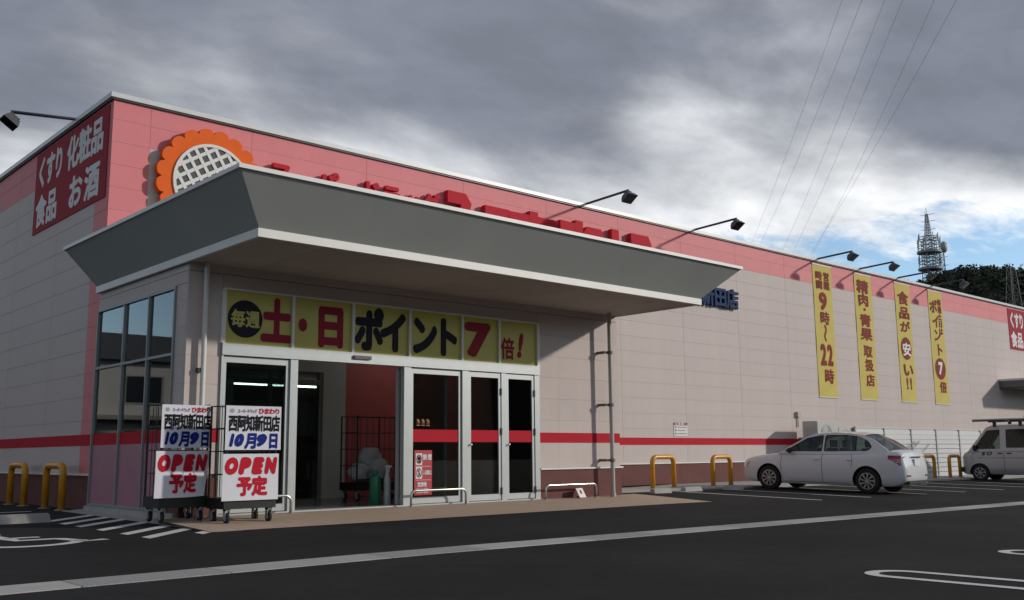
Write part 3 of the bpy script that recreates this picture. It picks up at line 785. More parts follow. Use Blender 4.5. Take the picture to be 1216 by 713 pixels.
banner(22.45, 1.15, 'yellow banner with opening hours in dark red, nearest the entrance', colm('時間', .13, .34, .955, .07)+colm('営業', .52, .34, .955, .07)+
       [('9', .25, .655, .42, .14, dict(bold=.05)), ('時', .26, .545, .48, .105, Bb), ('〜', .26, .425, .48, .12, dict(bold=.03, rot=-PI/2)), ('2', .18, .235, .30, .165, dict(bold=.045)), ('2', .53, .235, .30, .165, dict(bold=.045)), ('時', .32, .10, .48, .115, Bb)])
banner(25.1, 1.18, 'yellow banner with eight dark red characters, second from the entrance', [('精', .12, .85, .66, .11, B), ('肉', .16, .745, .60, .105, B), ('・', .3, .68, .4, .08, dict(bold=.04)), ('青', .18, .58, .64, .105, B), ('果', .18, .47, .66, .105, B),
       ('取', .30, .335, .48, .10, Bb), ('扱', .32, .225, .48, .10, Bb), ('店', .34, .105, .48, .10, Bb)])
banner(28.0, 1.15, 'yellow banner with a white character in a dark red oval and two exclamation marks', [('食', .14, .82, .70, .12, B), ('品', .16, .70, .70, .11, B), ('が', .2, .585, .62, .10, B), ('い', .18, .21, .68, .125, B), ('!', .36, .105, .10, .10, dict(bold=.04)), ('!', .60, .105, .10, .10, dict(bold=.04))],
       [('安', .22, .385, .56, .115, B)], [(.5, .45, .34, .095)])
banner(30.65, 1.18, 'yellow banner with a white 7 in a dark red oval, farthest from the entrance', [('ポ', .06, .80, .52, .125, B), ('イ', .16, .67, .52, .125, B), ('ン', .2, .55, .52, .12, B), ('ト', .26, .42, .52, .12, B), ('倍', .36, .10, .46, .10, B)]+colm('毎週土日は', .60, .28, .94, .065),
       [('7', .34, .255, .32, .115, dict(bold=.05))], [(.5, .31, .36, .095)])
# small wall notice
WN = thing('wall_notice', 'small white notice with a red heading on the beige wall above the stripe', 'notice', (15.03, -.006, 1.29))
MB().box(0, .58, -.006, 0, 0, .36).build('board', INKWHITE, WN)
MB().box(.005, .575, -.009, -.0065, .285, .355).build('heading', INKRED, WN)
f2 = lambda u, v, d: (u, -.010-d, v)
printed([(c, .03+.13*i, .29, .12, .06, B) for i, c in enumerate('お客様へ')], INKWHITE, f2, WN, d=0)
mb = MB()
for i in range(3): mb.box(.04, .10, -.009, -.0065, .04+.085*i, .09+.085*i); mb.box(.15, .54-.05*(i % 2), -.009, -.0065, .055+.085*i, .075+.085*i)
mb.build('text_rows', mat('ink_grey', (.2, .2, .2), .6), WN)

# ------------------------------------------------------------------ flood lamps on the roof edge
def flood(x, y, rz, label, z=7.04, ln=1.45, rise=.06):
    r = thing('flood_lamp', label, 'lamp', (x, y, z), rz, 'flood lamps on arms along the roof edge')
    MB().tube([(0, .3, -.02), (0, 0, .05), (0, -ln, .05+rise)], .030, 10).build('arm', LAMPM, r, smooth=True)
    b_ = MB(); b_.tube([(-.09, -ln, .05+rise-.17), (-.09, -ln, rise+.03), (.09, -ln, rise+.03), (.09, -ln, .05+rise-.17)], .013, 6); b_.build('yoke', LAMPM, r)
    h = MB(); c = Vector((0, -ln, rise-.12))
    def hp(u, v, w):   # tilt the head towards the wall
        t = math.radians(-35); return (c.x+u, c.y+v*math.cos(t)-w*math.sin(t), c.z+v*math.sin(t)+w*math.cos(t))
    P = [hp(-.13, -.11, .06), hp(.13, -.11, .06), hp(.13, .11, .06), hp(-.13, .11, .06)]; Q = [hp(-.17, -.15, -.06), hp(.17, -.15, -.06), hp(.17, .15, -.06), hp(-.17, .15, -.06)]
    h.quadbox(Q+P); hd_ = h.build('head', LAMPM, r)
    fins = MB()
    for k in range(5): fins.quadbox([hp(-.1+.05*k-.006, -.09, .061), hp(-.1+.05*k+.006, -.09, .061), hp(-.1+.05*k+.006, .09, .061), hp(-.1+.05*k-.006, .09, .061), hp(-.1+.05*k-.006, -.09, .10), hp(-.1+.05*k+.006, -.09, .10), hp(-.1+.05*k+.006, .09, .10), hp(-.1+.05*k-.006, .09, .10)])
    fins.build('cooling_fins', LAMPM, hd_)
    MB().quadbox([hp(-.15, -.13, -.066), hp(.15, -.13, -.066), hp(.15, .13, -.066), hp(-.15, .13, -.066), hp(-.15, -.13, -.061), hp(.15, -.13, -.061), hp(.15, .13, -.061), hp(-.15, .13, -.061)]).build('lens', LAMPG, hd_)
flood(11.79, 0, 0, 'flood lamp on the roof edge above the large red letters')
flood(16.25, 0, 0, 'flood lamp on the roof edge above the right end of the canopy')
flood(22.8, 0, 0, 'flood lamp on the roof edge above the opening hours banner', ln=1.25)
flood(25.54, 0, 0, 'flood lamp on the roof edge above the second yellow banner', ln=1.25)
flood(28.3, 0, 0, 'flood lamp on the roof edge above the third yellow banner', ln=1.25)
flood(31.0, 0, 0, 'flood lamp on the roof edge above the farthest yellow banner', ln=1.25)
flood(0, 1.80, -PI/2, 'flood lamp on the left side roof edge against the clouds', ln=1.15, rise=-.12)

# ------------------------------------------------------------------ right awning and door
AW = thing('wall_awning', 'grey box awning over a side entrance at the right edge', 'awning', (36.7, 0, 3.35))
MB().box(0, 5.5, -1.6, 0, 0, .05).build('soffit', DARKALU, AW); MB().box(-.03, 5.53, -1.63, 0, .05, .32).build('fascia', mat('awning_grey', (.12, .125, .12), .5), AW); MB().box(-.05, 5.55, -1.66, 0, .32, .40).build('cap', COPING, AW)
MB().box(39.0, 40.6, -.02, .02, .04, 2.3).build('service_door', mat('door_grey', (.3, .29, .28), .5), ST)

# ------------------------------------------------------------------ house added out of view to lighten the side glass reflection
NH = thing('added_house', 'added pale two storey house, out of view, mirrored in the side glass', 'house', (-21.0, 29.0, 0))
MB().box(0, 17.5, 0, 8, -.5, 5.3).build('wall', mat('house_cream', (.62, .61, .57), .8, var=.05, scale=1, streak=.05), NH)
rf_ = MB().quadbox([(-.5, -.5, 5.3), (18, -.5, 5.3), (18, 8.5, 5.3), (-.5, 8.5, 5.3), (2.5, 3.6, 7.0), (15, 3.6, 7.0), (15, 4.4, 7.0), (2.5, 4.4, 7.0)]).build('roof', mat('house_roof', (.09, .095, .10), .7), NH)
MB().box(-.1, 17.6, -.9, -.001, 2.55, 2.75).build('balcony', mat('house_band', (.35, .33, .30), .7), NH)
for i_ in range(5):
    for z_ in (.8, 3.3):
        w_ = MB().box(1.2+3.3*i_, 3.0+3.3*i_, -.05, -.001, z_, z_+1.35).build('window', ALU, NH); MB().box(1.27+3.3*i_, 2.93+3.3*i_, -.06, -.051, z_+.07, z_+1.28).build('pane', mat('house_glass', (.03, .035, .04), .1), w_)
# ------------------------------------------------------------------ guards, rails, stops
def hoop(x, y, label, rz=0, w=.78, h=.72, z=None):
    z = apron_z(x, y) if z is None else z
    r = thing('hoop_guard', label, 'guard', (x, y, z), rz, 'yellow hoop guards in front of the walls')
    c = .14; p = [(-w/2, 0, -.02), (-w/2, 0, h-c)]+[(-w/2+c-c*math.cos(t*PI/12), 0, h-c+c*math.sin(t*PI/12)) for t in range(1, 7)]
    p += [(w/2-c+c*math.sin(t*PI/12), 0, h-c+c*math.cos(t*PI/12)) for t in range(0, 6)]+[(w/2, 0, h-c), (w/2, 0, -.02)]
    MB().tube(p, .057, 14).build('hoop', GUARD, r, smooth=True)
    for s in (-1, 1): MB().lathe([(.0, .012), (.10, .012), (.10, -.05)], (s*w/2, 0, 0), 'z', 18).build('base_collar', CONC, r)
    return r
hoop(-.30, 2.95, 'yellow hoop guard by the shaded side wall, leftmost', PI/2, .84, z=.015)
hoop(-.30, .92, 'yellow hoop guard by the shaded side wall, nearest the corner', PI/2, .84, z=.012)
hoop(12.55, -1.62, 'yellow hoop guard on the front apron nearest the entrance')
hoop(14.85, -1.62, 'yellow hoop guard at the nose of the white sedan', w=.74)
hoop(25.75, -1.85, 'yellow hoop guard behind the tail of the white sedan')
hoop(27.65, -1.85, 'yellow hoop guard at the nose of the silver van')
def rail(x0, x1, label):
    r = thing('low_rail', label, 'rail', (x0, -3.70, .045), 0, 'low steel rails in front of the entrance')
    w, h, c = x1-x0, .245, .09
    p = [(0, 0, -.02), (0, 0, h-c)]+[(c-c*math.cos(t*PI/10), 0, h-c+c*math.sin(t*PI/10)) for t in range(1, 6)]+[(w-c+c*math.sin(t*PI/10), 0, h-c+c*math.cos(t*PI/10)) for t in range(0, 5)]+[(w, 0, h-c), (w, 0, -.02)]
    MB().tube(p, .02, 12).build('tube', STEEL, r, smooth=True)
    for x in (0, w): MB().lathe([(0, .008), (.04, .008), (.04, -.02)], (x, 0, 0), 'z', 14).build('foot_plate', STEEL, r)
rail(.30, 1.53, 'low steel rail behind the posters left of the doorway'); rail(3.68, 4.81, 'low steel rail in front of the red door notice'); rail(6.67, 8.0, 'low steel rail against the brown base right of the doors')
CD = thing('ground_card', 'small white card leaning on the ground beside the right low rail', 'card', (7.62, -3.72, .046), .25)
o = MB().quadbox([(-.12, 0, 0), (.12, 0, 0), (.12, .012, 0), (-.12, .012, 0), (-.12, .09, .17), (.12, .09, .17), (.12, .102, .165), (-.12, .102, .165)]).build('card', INKWHITE, CD)
MB().quadbox([(-.03, -.002+.035, .07), (.03, -.002+.035, .07), (.03, .036, .07), (-.03, .036, .07), (-.03, .066, .13), (.03, .066, .13), (.03, .069, .13), (-.03, .069, .13)]).build('mark', INKRED, CD)
MB().box(-.03, .03, .07, .13, 0, .02).build('stand', DARKALU, CD)
def stop(x, y, label, w=.6, rz=0, h=.10):
    z = gz(x, y)
    mb = MB(); mb.quadbox([(-w/2, -.09, -.03), (w/2, -.09, -.03), (w/2, .09, -.03), (-w/2, .09, -.03), (-w/2+.03, -.05, h), (w/2-.03, -.05, h), (w/2-.03, .05, h), (-w/2+.03, .05, h)])
    o_ = mb.build('wheel_stop', CONC, None, loc=(x, y, z)); bevel(o_, .012); o_.rotation_euler.z = rz
    return tag(o_, label, 'wheel stop', 'concrete wheel stops')
stop(-2.35, -2.05, 'long pale wheel stop on the asphalt by the wheelchair symbol', w=2.2, h=.12)
stop(11.05, -2.75, 'pale wheel stop closest to the entrance paving', .62); stop(12.35, -2.58, 'pale wheel stop in front of the hoop guard nearest the entrance', .66)
stop(13.95, -2.58, 'pale wheel stop just left of the sedan front tyre', .66)

# ------------------------------------------------------------------ cage carts with posters
def cart(x, y, label, w=.70, dp=.50, h=1.50, rz=0.0, group='cage carts', posters=True):
    r = thing('cage_cart', label, 'cart', (x, y, tz(x, y-.2) if posters else .05), rz, group)
    t = .016
    base = MB(); base.box(-w/2, w/2, 0, dp, .19, .33); base.build('base', BLACKMETAL, r)
    for (cx, cy) in ((-w/2+.07, .06), (w/2-.07, .06), (-w/2+.07, dp-.06), (w/2-.07, dp-.06)):
        c = MB(); c.lathe([(.0, -.022), (.05, -.022), (.068, -.016), (.072, 0), (.068, .016), (.05, .022), (.0, .022)], (cx, cy, .073), 'x', 20); wh = c.build('castor', RUBBER, r, smooth=True, angle=50)
        f = MB(); f.box(cx-.034, cx-.026, cy-.03, cy+.03, .07, .19); f.box(cx+.026, cx+.034, cy-.03, cy+.03, .07, .19); f.box(cx-.034, cx+.034, cy-.03, cy+.04, .165, .19); f.lathe([(.0, -.03), (.036, -.027), (.036, -.024)], (cx, cy, .073), 'x', 14); f.build('fork', GREYPL, wh)
    def side(p0, p1, name, nv, nh):
        m_ = MB(); p0, p1 = Vector(p0), Vector(p1)
        m_.tube([p0+Vector((0, 0, .33)), p0+Vector((0, 0, h)), p1+Vector((0, 0, h)), p1+Vector((0, 0, .33))], t, 8)
        for i in range(1, nv): q = p0.lerp(p1, i/nv); m_.tube([q+Vector((0, 0, .33)), q+Vector((0, 0, h))], .005, 6)
        for i in range(1, nh+1): m_.tube([p0+Vector((0, 0, .33+(h-.33)*i/(nh+1))), p1+Vector((0, 0, .33+(h-.33)*i/(nh+1)))], .008, 6)
        m_.build(name, BLACKMETAL, r)
    side((-w/2+t, t, 0), (-w/2+t, dp-t, 0), 'side_frame', 3, 3); side((w/2-t, t, 0), (w/2-t, dp-t, 0), 'side_frame', 3, 3); side((-w/2+t, dp-t, 0), (w/2-t, dp-t, 0), 'back_frame', 6, 3)
    m_ = MB(); m_.tube([(-w/2+t, .0, .38), (w/2-t, .0, .38)], .012, 8); m_.tube([(-w/2+t, .0, h-.02), (w/2-t, .0, h-.02)], .012, 8); m_.build('front_bar', STEEL if posters else BLACKMETAL, r)
    return r
C1 = cart(-.23, -4.02, 'black cage cart on the left, standing before the side glass', w=.66, h=1.53)
C2 = cart(.45, -4.55, 'black cage cart on the right, standing before the fixed door panel', w=.74, h=1.53)
def poster(x, y, z, w, h, label, kind, warp=0.0, rz=0.0, skew=0.0):
    r = thing('poster', label, 'poster', (x, y, z), rz, None)
    def fn_(u, v, d):
        U, Vv = u*w, v*h
        sk = skew*max(0, u-.55)*max(0, .7-v)
        return (U-sk*w*.55, -.012-d-warp*math.sin(u*4+v*2)*.25-warp*max(0, u-.6)*max(0, .6-v)*2.0, Vv+sk*h*.12)
    mb = MB(); n = 10
    for j in range(n+1):
        for i in range(n+1): mb.v.append(fn_(i/n, j/n, 0))
    for j in range(n):
        for i in range(n): a = j*(n+1)+i; mb.f.append((a, a+1, a+n+2, a+n+1)); mb.m.append(0)
    k = len(mb.v); mb.v += [fn_(i/n, j/n, -.004) for j in range(n+1) for i in range(n+1)]
    for j in range(n):
        for i in range(n): a = k+j*(n+1)+i; mb.f.append((a, a+n+1, a+n+2, a+1)); mb.m.append(0)
    mb.build('sheet', PAPER, r, smooth=True, fix=False)
    if kind == 'date':
        ring_ = MB(); disc(ring_, .105, .885, .04, fn_, .004, 20, ry=.05); ring_.build('emblem', mat('emblem_grey', (.30, .33, .32), .6), r, fix=False)
        printed([(c, .20+.043*i, .83, .045, .10, dict(bold=.03)) for i, c in enumerate('スーパードラッグ')], mat('ink_violet', (.25, .08, .22), .6), fn_, r)
        printed([(c, .575+.098*i, .82, .105, .14, dict(bold=.045)) for i, c in enumerate('ひまわり')], INKRED2, fn_, r)
        printed([(c, .045+.155*i, .42, .155, .38, dict(bold=.040)) for i, c in enumerate('西阿知新田店')], INKBLK, fn_, r)
        printed([('1', .07, .07, .09, .30, dict(bold=.09, shear=.25)), ('0', .16, .07, .17, .30, dict(bold=.09, shear=.25)), ('月', .34, .03, .22, .37, dict(bold=.055, shear=.1)), ('9', .555, .07, .19, .30, dict(bold=.09, shear=.25)), ('日', .76, .03, .19, .37, dict(bold=.055, shear=.05))], INKBLUE, fn_, r)
    else:
        printed([(c, .035+.235*i, .55, .235, .38, dict(bold=.11, shear=.2)) for i, c in enumerate('OPEN')], INKRED2, fn_, r)
        printed([(c, .25+.27*i, .10, .27, .42, dict(bold=.055)) for i, c in enumerate('予定')], INKRED2, fn_, r)
    return r
za, zb_ = tz(-.23, -4.1), tz(.45, -4.7)
poster(-.58, -4.04, .975+za-.02, .70, .56, 'white poster with black and blue lettering on the left cage cart, upper sheet', 'date', .02, .02)
poster(-.64, -4.05, .335+za-.02, .74, .60, 'white OPEN poster with a curling corner on the left cage cart, lower sheet', 'open', .05, .03, .55)
poster(.05, -4.57, .975+zb_-.03, .80, .575, 'white poster with black and blue lettering on the right cage cart, upper sheet', 'date', .015)
poster(.03, -4.57, .325+zb_-.03, .80, .60, 'flat white OPEN poster on the right cage cart, lower sheet', 'open', .015)
# cart, bags and containers inside the doorway
C3 = cart(4.35, -1.75, 'dark cage cart standing inside the open doorway', w=.85, dp=.55, h=1.50, posters=False)
def bag(x, y, z, r_, label):
    mb = MB(); n, m2 = 14, 10; rr = random.Random(int(x*100))
    for j in range(m2+1):
        t = PI*j/m2
        for i in range(n):
            a = 2*PI*i/n; k = 1+.42*noise.noise(Vector((math.cos(a)*2+x*7, math.sin(a)*2, t*2.2))); s_ = math.sin(t)**.75*k
            mb.v.append((r_*s_*math.cos(a), r_*s_*math.sin(a), r_*.82*(1-math.cos(t))*(1+.1*k)))
    for j in range(m2):
        for i in range(n): mb.f.append((j*n+i, j*n+(i+1) % n, (j+1)*n+(i+1) % n, (j+1)*n+i)); mb.m.append(0)
    o_ = mb.build('plastic_bag', BAG, None, smooth=True, loc=(x, y, z), fix=False); return tag(o_, label, 'bag', 'bags on the cart inside')
bag(4.15, -1.50, .385, .19, 'pale plastic bag on the left of the cart inside the doorway'); bag(4.52, -1.48, .385, .24, 'larger pale plastic bag on the right of the cart inside the doorway'); bag(4.42, -1.40, .62, .21, 'pale plastic bag heaped on top of the others inside the doorway')
GB = thing('green_container', 'green plastic container just inside the right side of the doorway', 'container', (3.50, -2.95, .05))
MB().lathe([(0, 0), (.085, 0), (.095, .02), (.095, .42), (.08, .47), (.045, .49), (.045, .52)], (0, 0, 0), 'z', 24).build('body', GREENP, GB, smooth=True, angle=40)
MB().lathe([(.05, .52), (.05, .56), (0, .56)], (0, 0, 0), 'z', 18).build('cap', GREENP, GB)
SB = thing('spray_bottle', 'pale spray bottle beside the green container', 'bottle', (3.72, -2.98, .05))
MB().lathe([(0, 0), (.055, 0), (.06, .02), (.06, .40), (.03, .52), (.022, .60)], (0, 0, 0), 'z', 20).build('body', mat('bottle_pale', (.55, .6, .58), .35), SB, smooth=True, angle=40)
m_ = MB(); m_.box(-.02, .02, -.10, .03, .60, .64); m_.box(-.008, .008, -.06, -.045, .53, .60); m_.build('trigger', INKWHITE, SB)
for k_, (y0_, y1_, h_) in enumerate(((-2.0, -1.3, 1.75), (-2.95, -2.25, 1.95), (-1.05, -.35, 1.55))):  # pale cabinets added to lighten the view through the side glass
    cb_ = thing('added_cabinet', ('added pale cabinet behind the middle pane of the side glass', 'tall added pale cabinet behind the side glass nearest the front corner', 'lower added pale cabinet behind the side glass nearest the main wall')[k_], 'cabinet', (.45, y0_, .05))
    MB().box(0, .5, 0, y1_-y0_, 0, h_).build('carcass', mat('cabinet_pale', (.62, .63, .61), .5, var=.04), cb_)
    MB().box(-.02, -.001, .02, (y1_-y0_)/2-.004, .05, h_-.03).build('cabinet_door', MATS['cabinet_pale'], cb_); MB().box(-.02, -.001, (y1_-y0_)/2+.004, y1_-y0_-.02, .05, h_-.03).build('cabinet_door', MATS['cabinet_pale'], cb_)
# low shelf unit in the hall
CT = thing('checkout_counter', 'dim counter with a red top inside the hall beyond the doorway', 'counter', (4.7, 3.2, .05))
MB().box(0, 2.6, 0, .7, 0, 1.08).build('body', mat('counter_grey', (.25, .25, .25), .5), CT); MB().box(-.04, 2.64, -.04, .74, 1.08, 1.24).build('top', INTRED, CT)
for i in range(3): MB().box(.08+.86*i, .82+.86*i, -.015, -.001, .1, .4).build('drawer', mat('drawer_grey', (.33, .33, .33), .5), CT)
# ------------------------------------------------------------------ louvre fence and outdoor units
FE = thing('louvre_fence', 'white louvred screen fence behind the parked cars', 'fence', (22.6, -1.05, 0))
zf = -.09
for i in range(7):
    x = i*1.84; MB().box(x-.03, x+.03, -.045, .03, zf, 1.56).build('post', mat('fence_post', (.30, .33, .36), .45, metal=.3), FE)
mb = MB(); mb.quadbox([(.034, -.030, 0), (1.806, -.030, 0), (1.806, -.018, 0), (.034, -.018, 0), (.034, -.018, .140), (1.806, -.018, .140), (1.806, -.006, .140), (.034, -.006, .140)])
SLM = mb.mesh('slat', SLAT)
for i in range(6):
    for j in range(10): obj('slat', SLM, FE, (i*1.84, 0, zf+.06+j*.157))
mb = MB(); mb.box(0, 11.1, -.05, .035, 1.56, 1.60); mb.build('top_rail', SLAT, FE)
def outdoor(x, y, w, d, h, label):
    r = thing('outdoor_unit', label, 'air conditioner', (x, y, gz(x, y)+.09))
    b_ = MB().box(0, w, -d, 0, 0, h).build('casing', ACW, r); bevel(b_, .015)
    n_ = 2 if h > 1.2 else 1
    for k in range(n_):
        cz = h*(k+.5)/n_; m_ = MB()
        for q in (.08, .16, .24, .30): m_.lathe([(q, -.012), (q+.012, -.012), (q+.012, -.004), (q, -.004), (q, -.012)], (w*.42, -d, cz), 'y', 26)
        m_.build('fan_grille', PIPE, r)
    m_ = MB()
    for k in range(8): m_.box(-.006, -.001, -d+.05+k*(d-.1)/8, -d+.08+k*(d-.1)/8, .15, h-.15)
    m_.build('side_vents', PIPE, r)
    MB().box(w*.08, w*.16, -d, 0, -.16, -.002).build('foot', CONC, r); MB().box(w*.84, w*.92, -d, 0, -.16, -.002).build('foot', CONC, r)
outdoor(20.45, -.55, 1.2, .5, 1.68, 'tall grey outdoor air unit behind the sedan roof'); outdoor(21.75, -.55, .95, .45, 1.52, 'lower grey outdoor air unit beside the fence')
PB = thing('wall_box', 'small grey junction box on the wall above the outdoor units', 'box', (21.0, -.006, 1.90)); MB().box(0, .16, -.09, 0, 0, .16).build('case', PIPE, PB); MB().box(.06, .10, -.05, -.02, -.3, -.002).build('conduit', PIPE, PB)

# ------------------------------------------------------------------ vehicles
SEC = [(0, 0), (.70, 0), (.90, .02), (.965, .10), (.99, .25), (1.0, .45), (.998, .62), (.985, .76), (.955, .88), (.89, .955), (.72, .99), (.38, 1.004), (0, 1.01)]
def loft(stations, sec=SEC):
    mb = MB(); rings = []
    for (y, w, zb, zt) in stations:
        pts = [(fx*w, y, zb+fz*(zt-zb)) for fx, fz in sec]; full = pts+[(-p[0], p[1], p[2]) for p in pts[-2:0:-1]]
        rings.append(len(mb.v)); mb.v += full
    n = len(mb.v)//len(stations)
    for i in range(len(rings)-1):
        for k in range(n): mb.f.append((rings[i]+k, rings[i]+(k+1) % n, rings[i+1]+(k+1) % n, rings[i+1]+k)); mb.m.append(0)
    mb.f.append(tuple(rings[0]+k for k in range(n))); mb.f.append(tuple(rings[-1]+k for k in range(n))[::-1]); mb.m += [0, 0]
    return mb
def cut_arches(o, centres, r, depth, hw):
    tmp = []
    for (yy, zz) in centres:
        for s in (-1, 1):
            xc = s*(hw-depth/2+.1); c = MB().tube([(xc-depth/2, yy, zz), (xc+depth/2, yy, zz)], r, 40)
            t = c.build('cutter', TRIM, o.parent); md = o.modifiers.new('b', 'BOOLEAN'); md.operation = 'DIFFERENCE'; md.object = t; md.solver = 'EXACT'; tmp.append(t)
            try: md.material_mode = 'TRANSFER'
            except Exception: pass
    bpy.context.view_layer.update(); dg = bpy.context.evaluated_depsgraph_get(); dg.update(); me = bpy.data.meshes.new_from_object(o.evaluated_get(dg)); o.modifiers.clear(); o.data = me
    for p in me.polygons:
        for (yy, zz) in centres:
            p.material_index = 1 if all(math.hypot(me.vertices[k].co.y-yy, me.vertices[k].co.z-zz) < r*1.02 and abs(me.vertices[k].co.x) > hw-depth for k in p.vertices) else 0
            if p.material_index: break
    for t in tmp: bpy.data.objects.remove(t)
def holed(outer, holes, fn, thick, name, m, parent):
    """flat panel with holes: outer/holes are 2D loops, fn maps (a,b)->3D for outside, inside offset along x"""
    c = bpy.data.curves.new('h', 'CURVE'); c.dimensions = '2D'; c.fill_mode = 'BOTH'
    for lp in [outer]+holes:
        s = c.splines.new('POLY'); s.points.add(len(lp)-1); s.use_cyclic_u = True
        for p, q in zip(s.points, lp): p.co = (q[0], q[1], 0, 1)
    c.extrude = thick/2
    o = bpy.data.objects.new('h', c); COL.objects.link(o); dg = bpy.context.evaluated_depsgraph_get(); dg.update()
    me = bpy.data.meshes.new_from_object(o.evaluated_get(dg)); bpy.data.objects.remove(o); bpy.data.curves.remove(c)
    for v in me.vertices: v.co = fn(v.co.x, v.co.y, v.co.z)
    me.materials.clear(); me.materials.append(m); me.update()
    return obj(name, me, parent)
def shrink(lp, d):
    cx = sum(p[0] for p in lp)/len(lp); cy = sum(p[1] for p in lp)/len(lp); return [(cx+(p[0]-cx)*(1+d), cy+(p[1]-cy)*(1+d)) for p in lp]
def rounded(lp, r=.03, n=4):
    out = []; k = len(lp)
    for i in range(k):
        p, a, b = Vector(lp[i]), Vector(lp[i-1]), Vector(lp[(i+1) % k]); ra = min(r, (a-p).length*.45); rb = min(r, (b-p).length*.45)
        A = p+(a-p).normalized()*ra; Bq = p+(b-p).normalized()*rb
        for t in range(n+1): u = t/n; q = A*(1-u)**2+p*2*u*(1-u)+Bq*u*u; out.append((q.x, q.y))
    return out
def wheel(parent, x, y, r, w, side, spokes=9):
    o_ = MB().lathe([(r*.62, -w/2*.9), (r*.86, -w/2), (r*.96, -w/2*.86), (r, -w/2*.55), (r, w/2*.55), (r*.96, w/2*.86), (r*.86, w/2), (r*.62, w/2*.9)], (0, 0, 0), 'x', 36).build('wheel', RUBBER, parent, smooth=True, loc=(x, y, r), angle=50)
    rm = MB(); s = side; e = s*w/2
    rm.lathe([(r*.655, e*.93), (r*.655, e*1.02), (r*.60, e*1.03), (r*.58, e*.80)], (0, 0, 0), 'x', 32)
    rm.lathe([(r*.60, e*.45), (0, e*.45)], (0, 0, 0), 'x', 24, mi=1)
    rm.lathe([(0, e*1.02), (r*.13, e*1.02), (r*.16, e*.9)], (0, 0, 0), 'x', 16)
    for k in range(spokes):
        a = 2*PI*k/spokes; tw = .30; p = []
        for (rr, aa, wd) in ((r*.12, 0, .17), (r*.60, tw, .085)):
            for q in (-1, 1): p.append((rr*math.cos(a+aa+q*wd*1.5), rr*math.sin(a+aa+q*wd*1.5)))
        A, Bq, C_, D_ = p
        rm.quadbox([(e*.80, *A), (e*.80, *Bq), (e*.80, *D_), (e*.80, *C_), (e*1.0, *A), (e*1.0, *Bq), (e*1.0, *D_), (e*1.0, *C_)])
    rm.build('rim', [HUB, TRIM], o_)
    return o_
def strip(parent, pts, x0, w, name, m, side, fnx):
    """thin dark seam following 2D points (y,z) on the body side"""
    mb = MB(); fine_ = []
    for p, q in zip(pts, pts[1:]): fine_ += [(p[0]+(q[0]-p[0])*t/6, p[1]+(q[1]-p[1])*t/6) for t in range(6)]
    pts = fine_+[pts[-1]]
    for i in range(len(pts)-1):
        a, b = Vector(pts[i]), Vector(pts[i+1]); d = (b-a).normalized(); q = Vector((-d.y, d.x))*w/2
        P = [a-q, b-q, b+q, a+q]
        mb.quadbox([(side*(fnx(p.x, p.y)-.012), p.x, p.y) for p in P]+[(side*(fnx(p.x, p.y)+.005), p.x, p.y) for p in P])
    return mb.build(name, m, parent)
def side_x(stations, sec=SEC):
    def f(y, z):
        st = sorted(stations, key=lambda s: s[0])
        for a, b in zip(st, st[1:]):
            if a[0] <= y <= b[0]:
                t = (y-a[0])/(b[0]-a[0]); w = a[1]+(b[1]-a[1])*t; zb = a[2]+(b[2]-a[2])*t; zt = a[3]+(b[3]-a[3])*t; break
        else: w, zb, zt = st[0][1:] if y < st[0][0] else st[-1][1:]
        fz = (z-zb)/(zt-zb)
        for p, q in zip(sec[1:], sec[2:]):
            if p[1] <= fz <= q[1] and q[1] > p[1]: return w*(p[0]+(q[0]-p[0])*(fz-p[1])/(q[1]-p[1]))
        return w
    return f

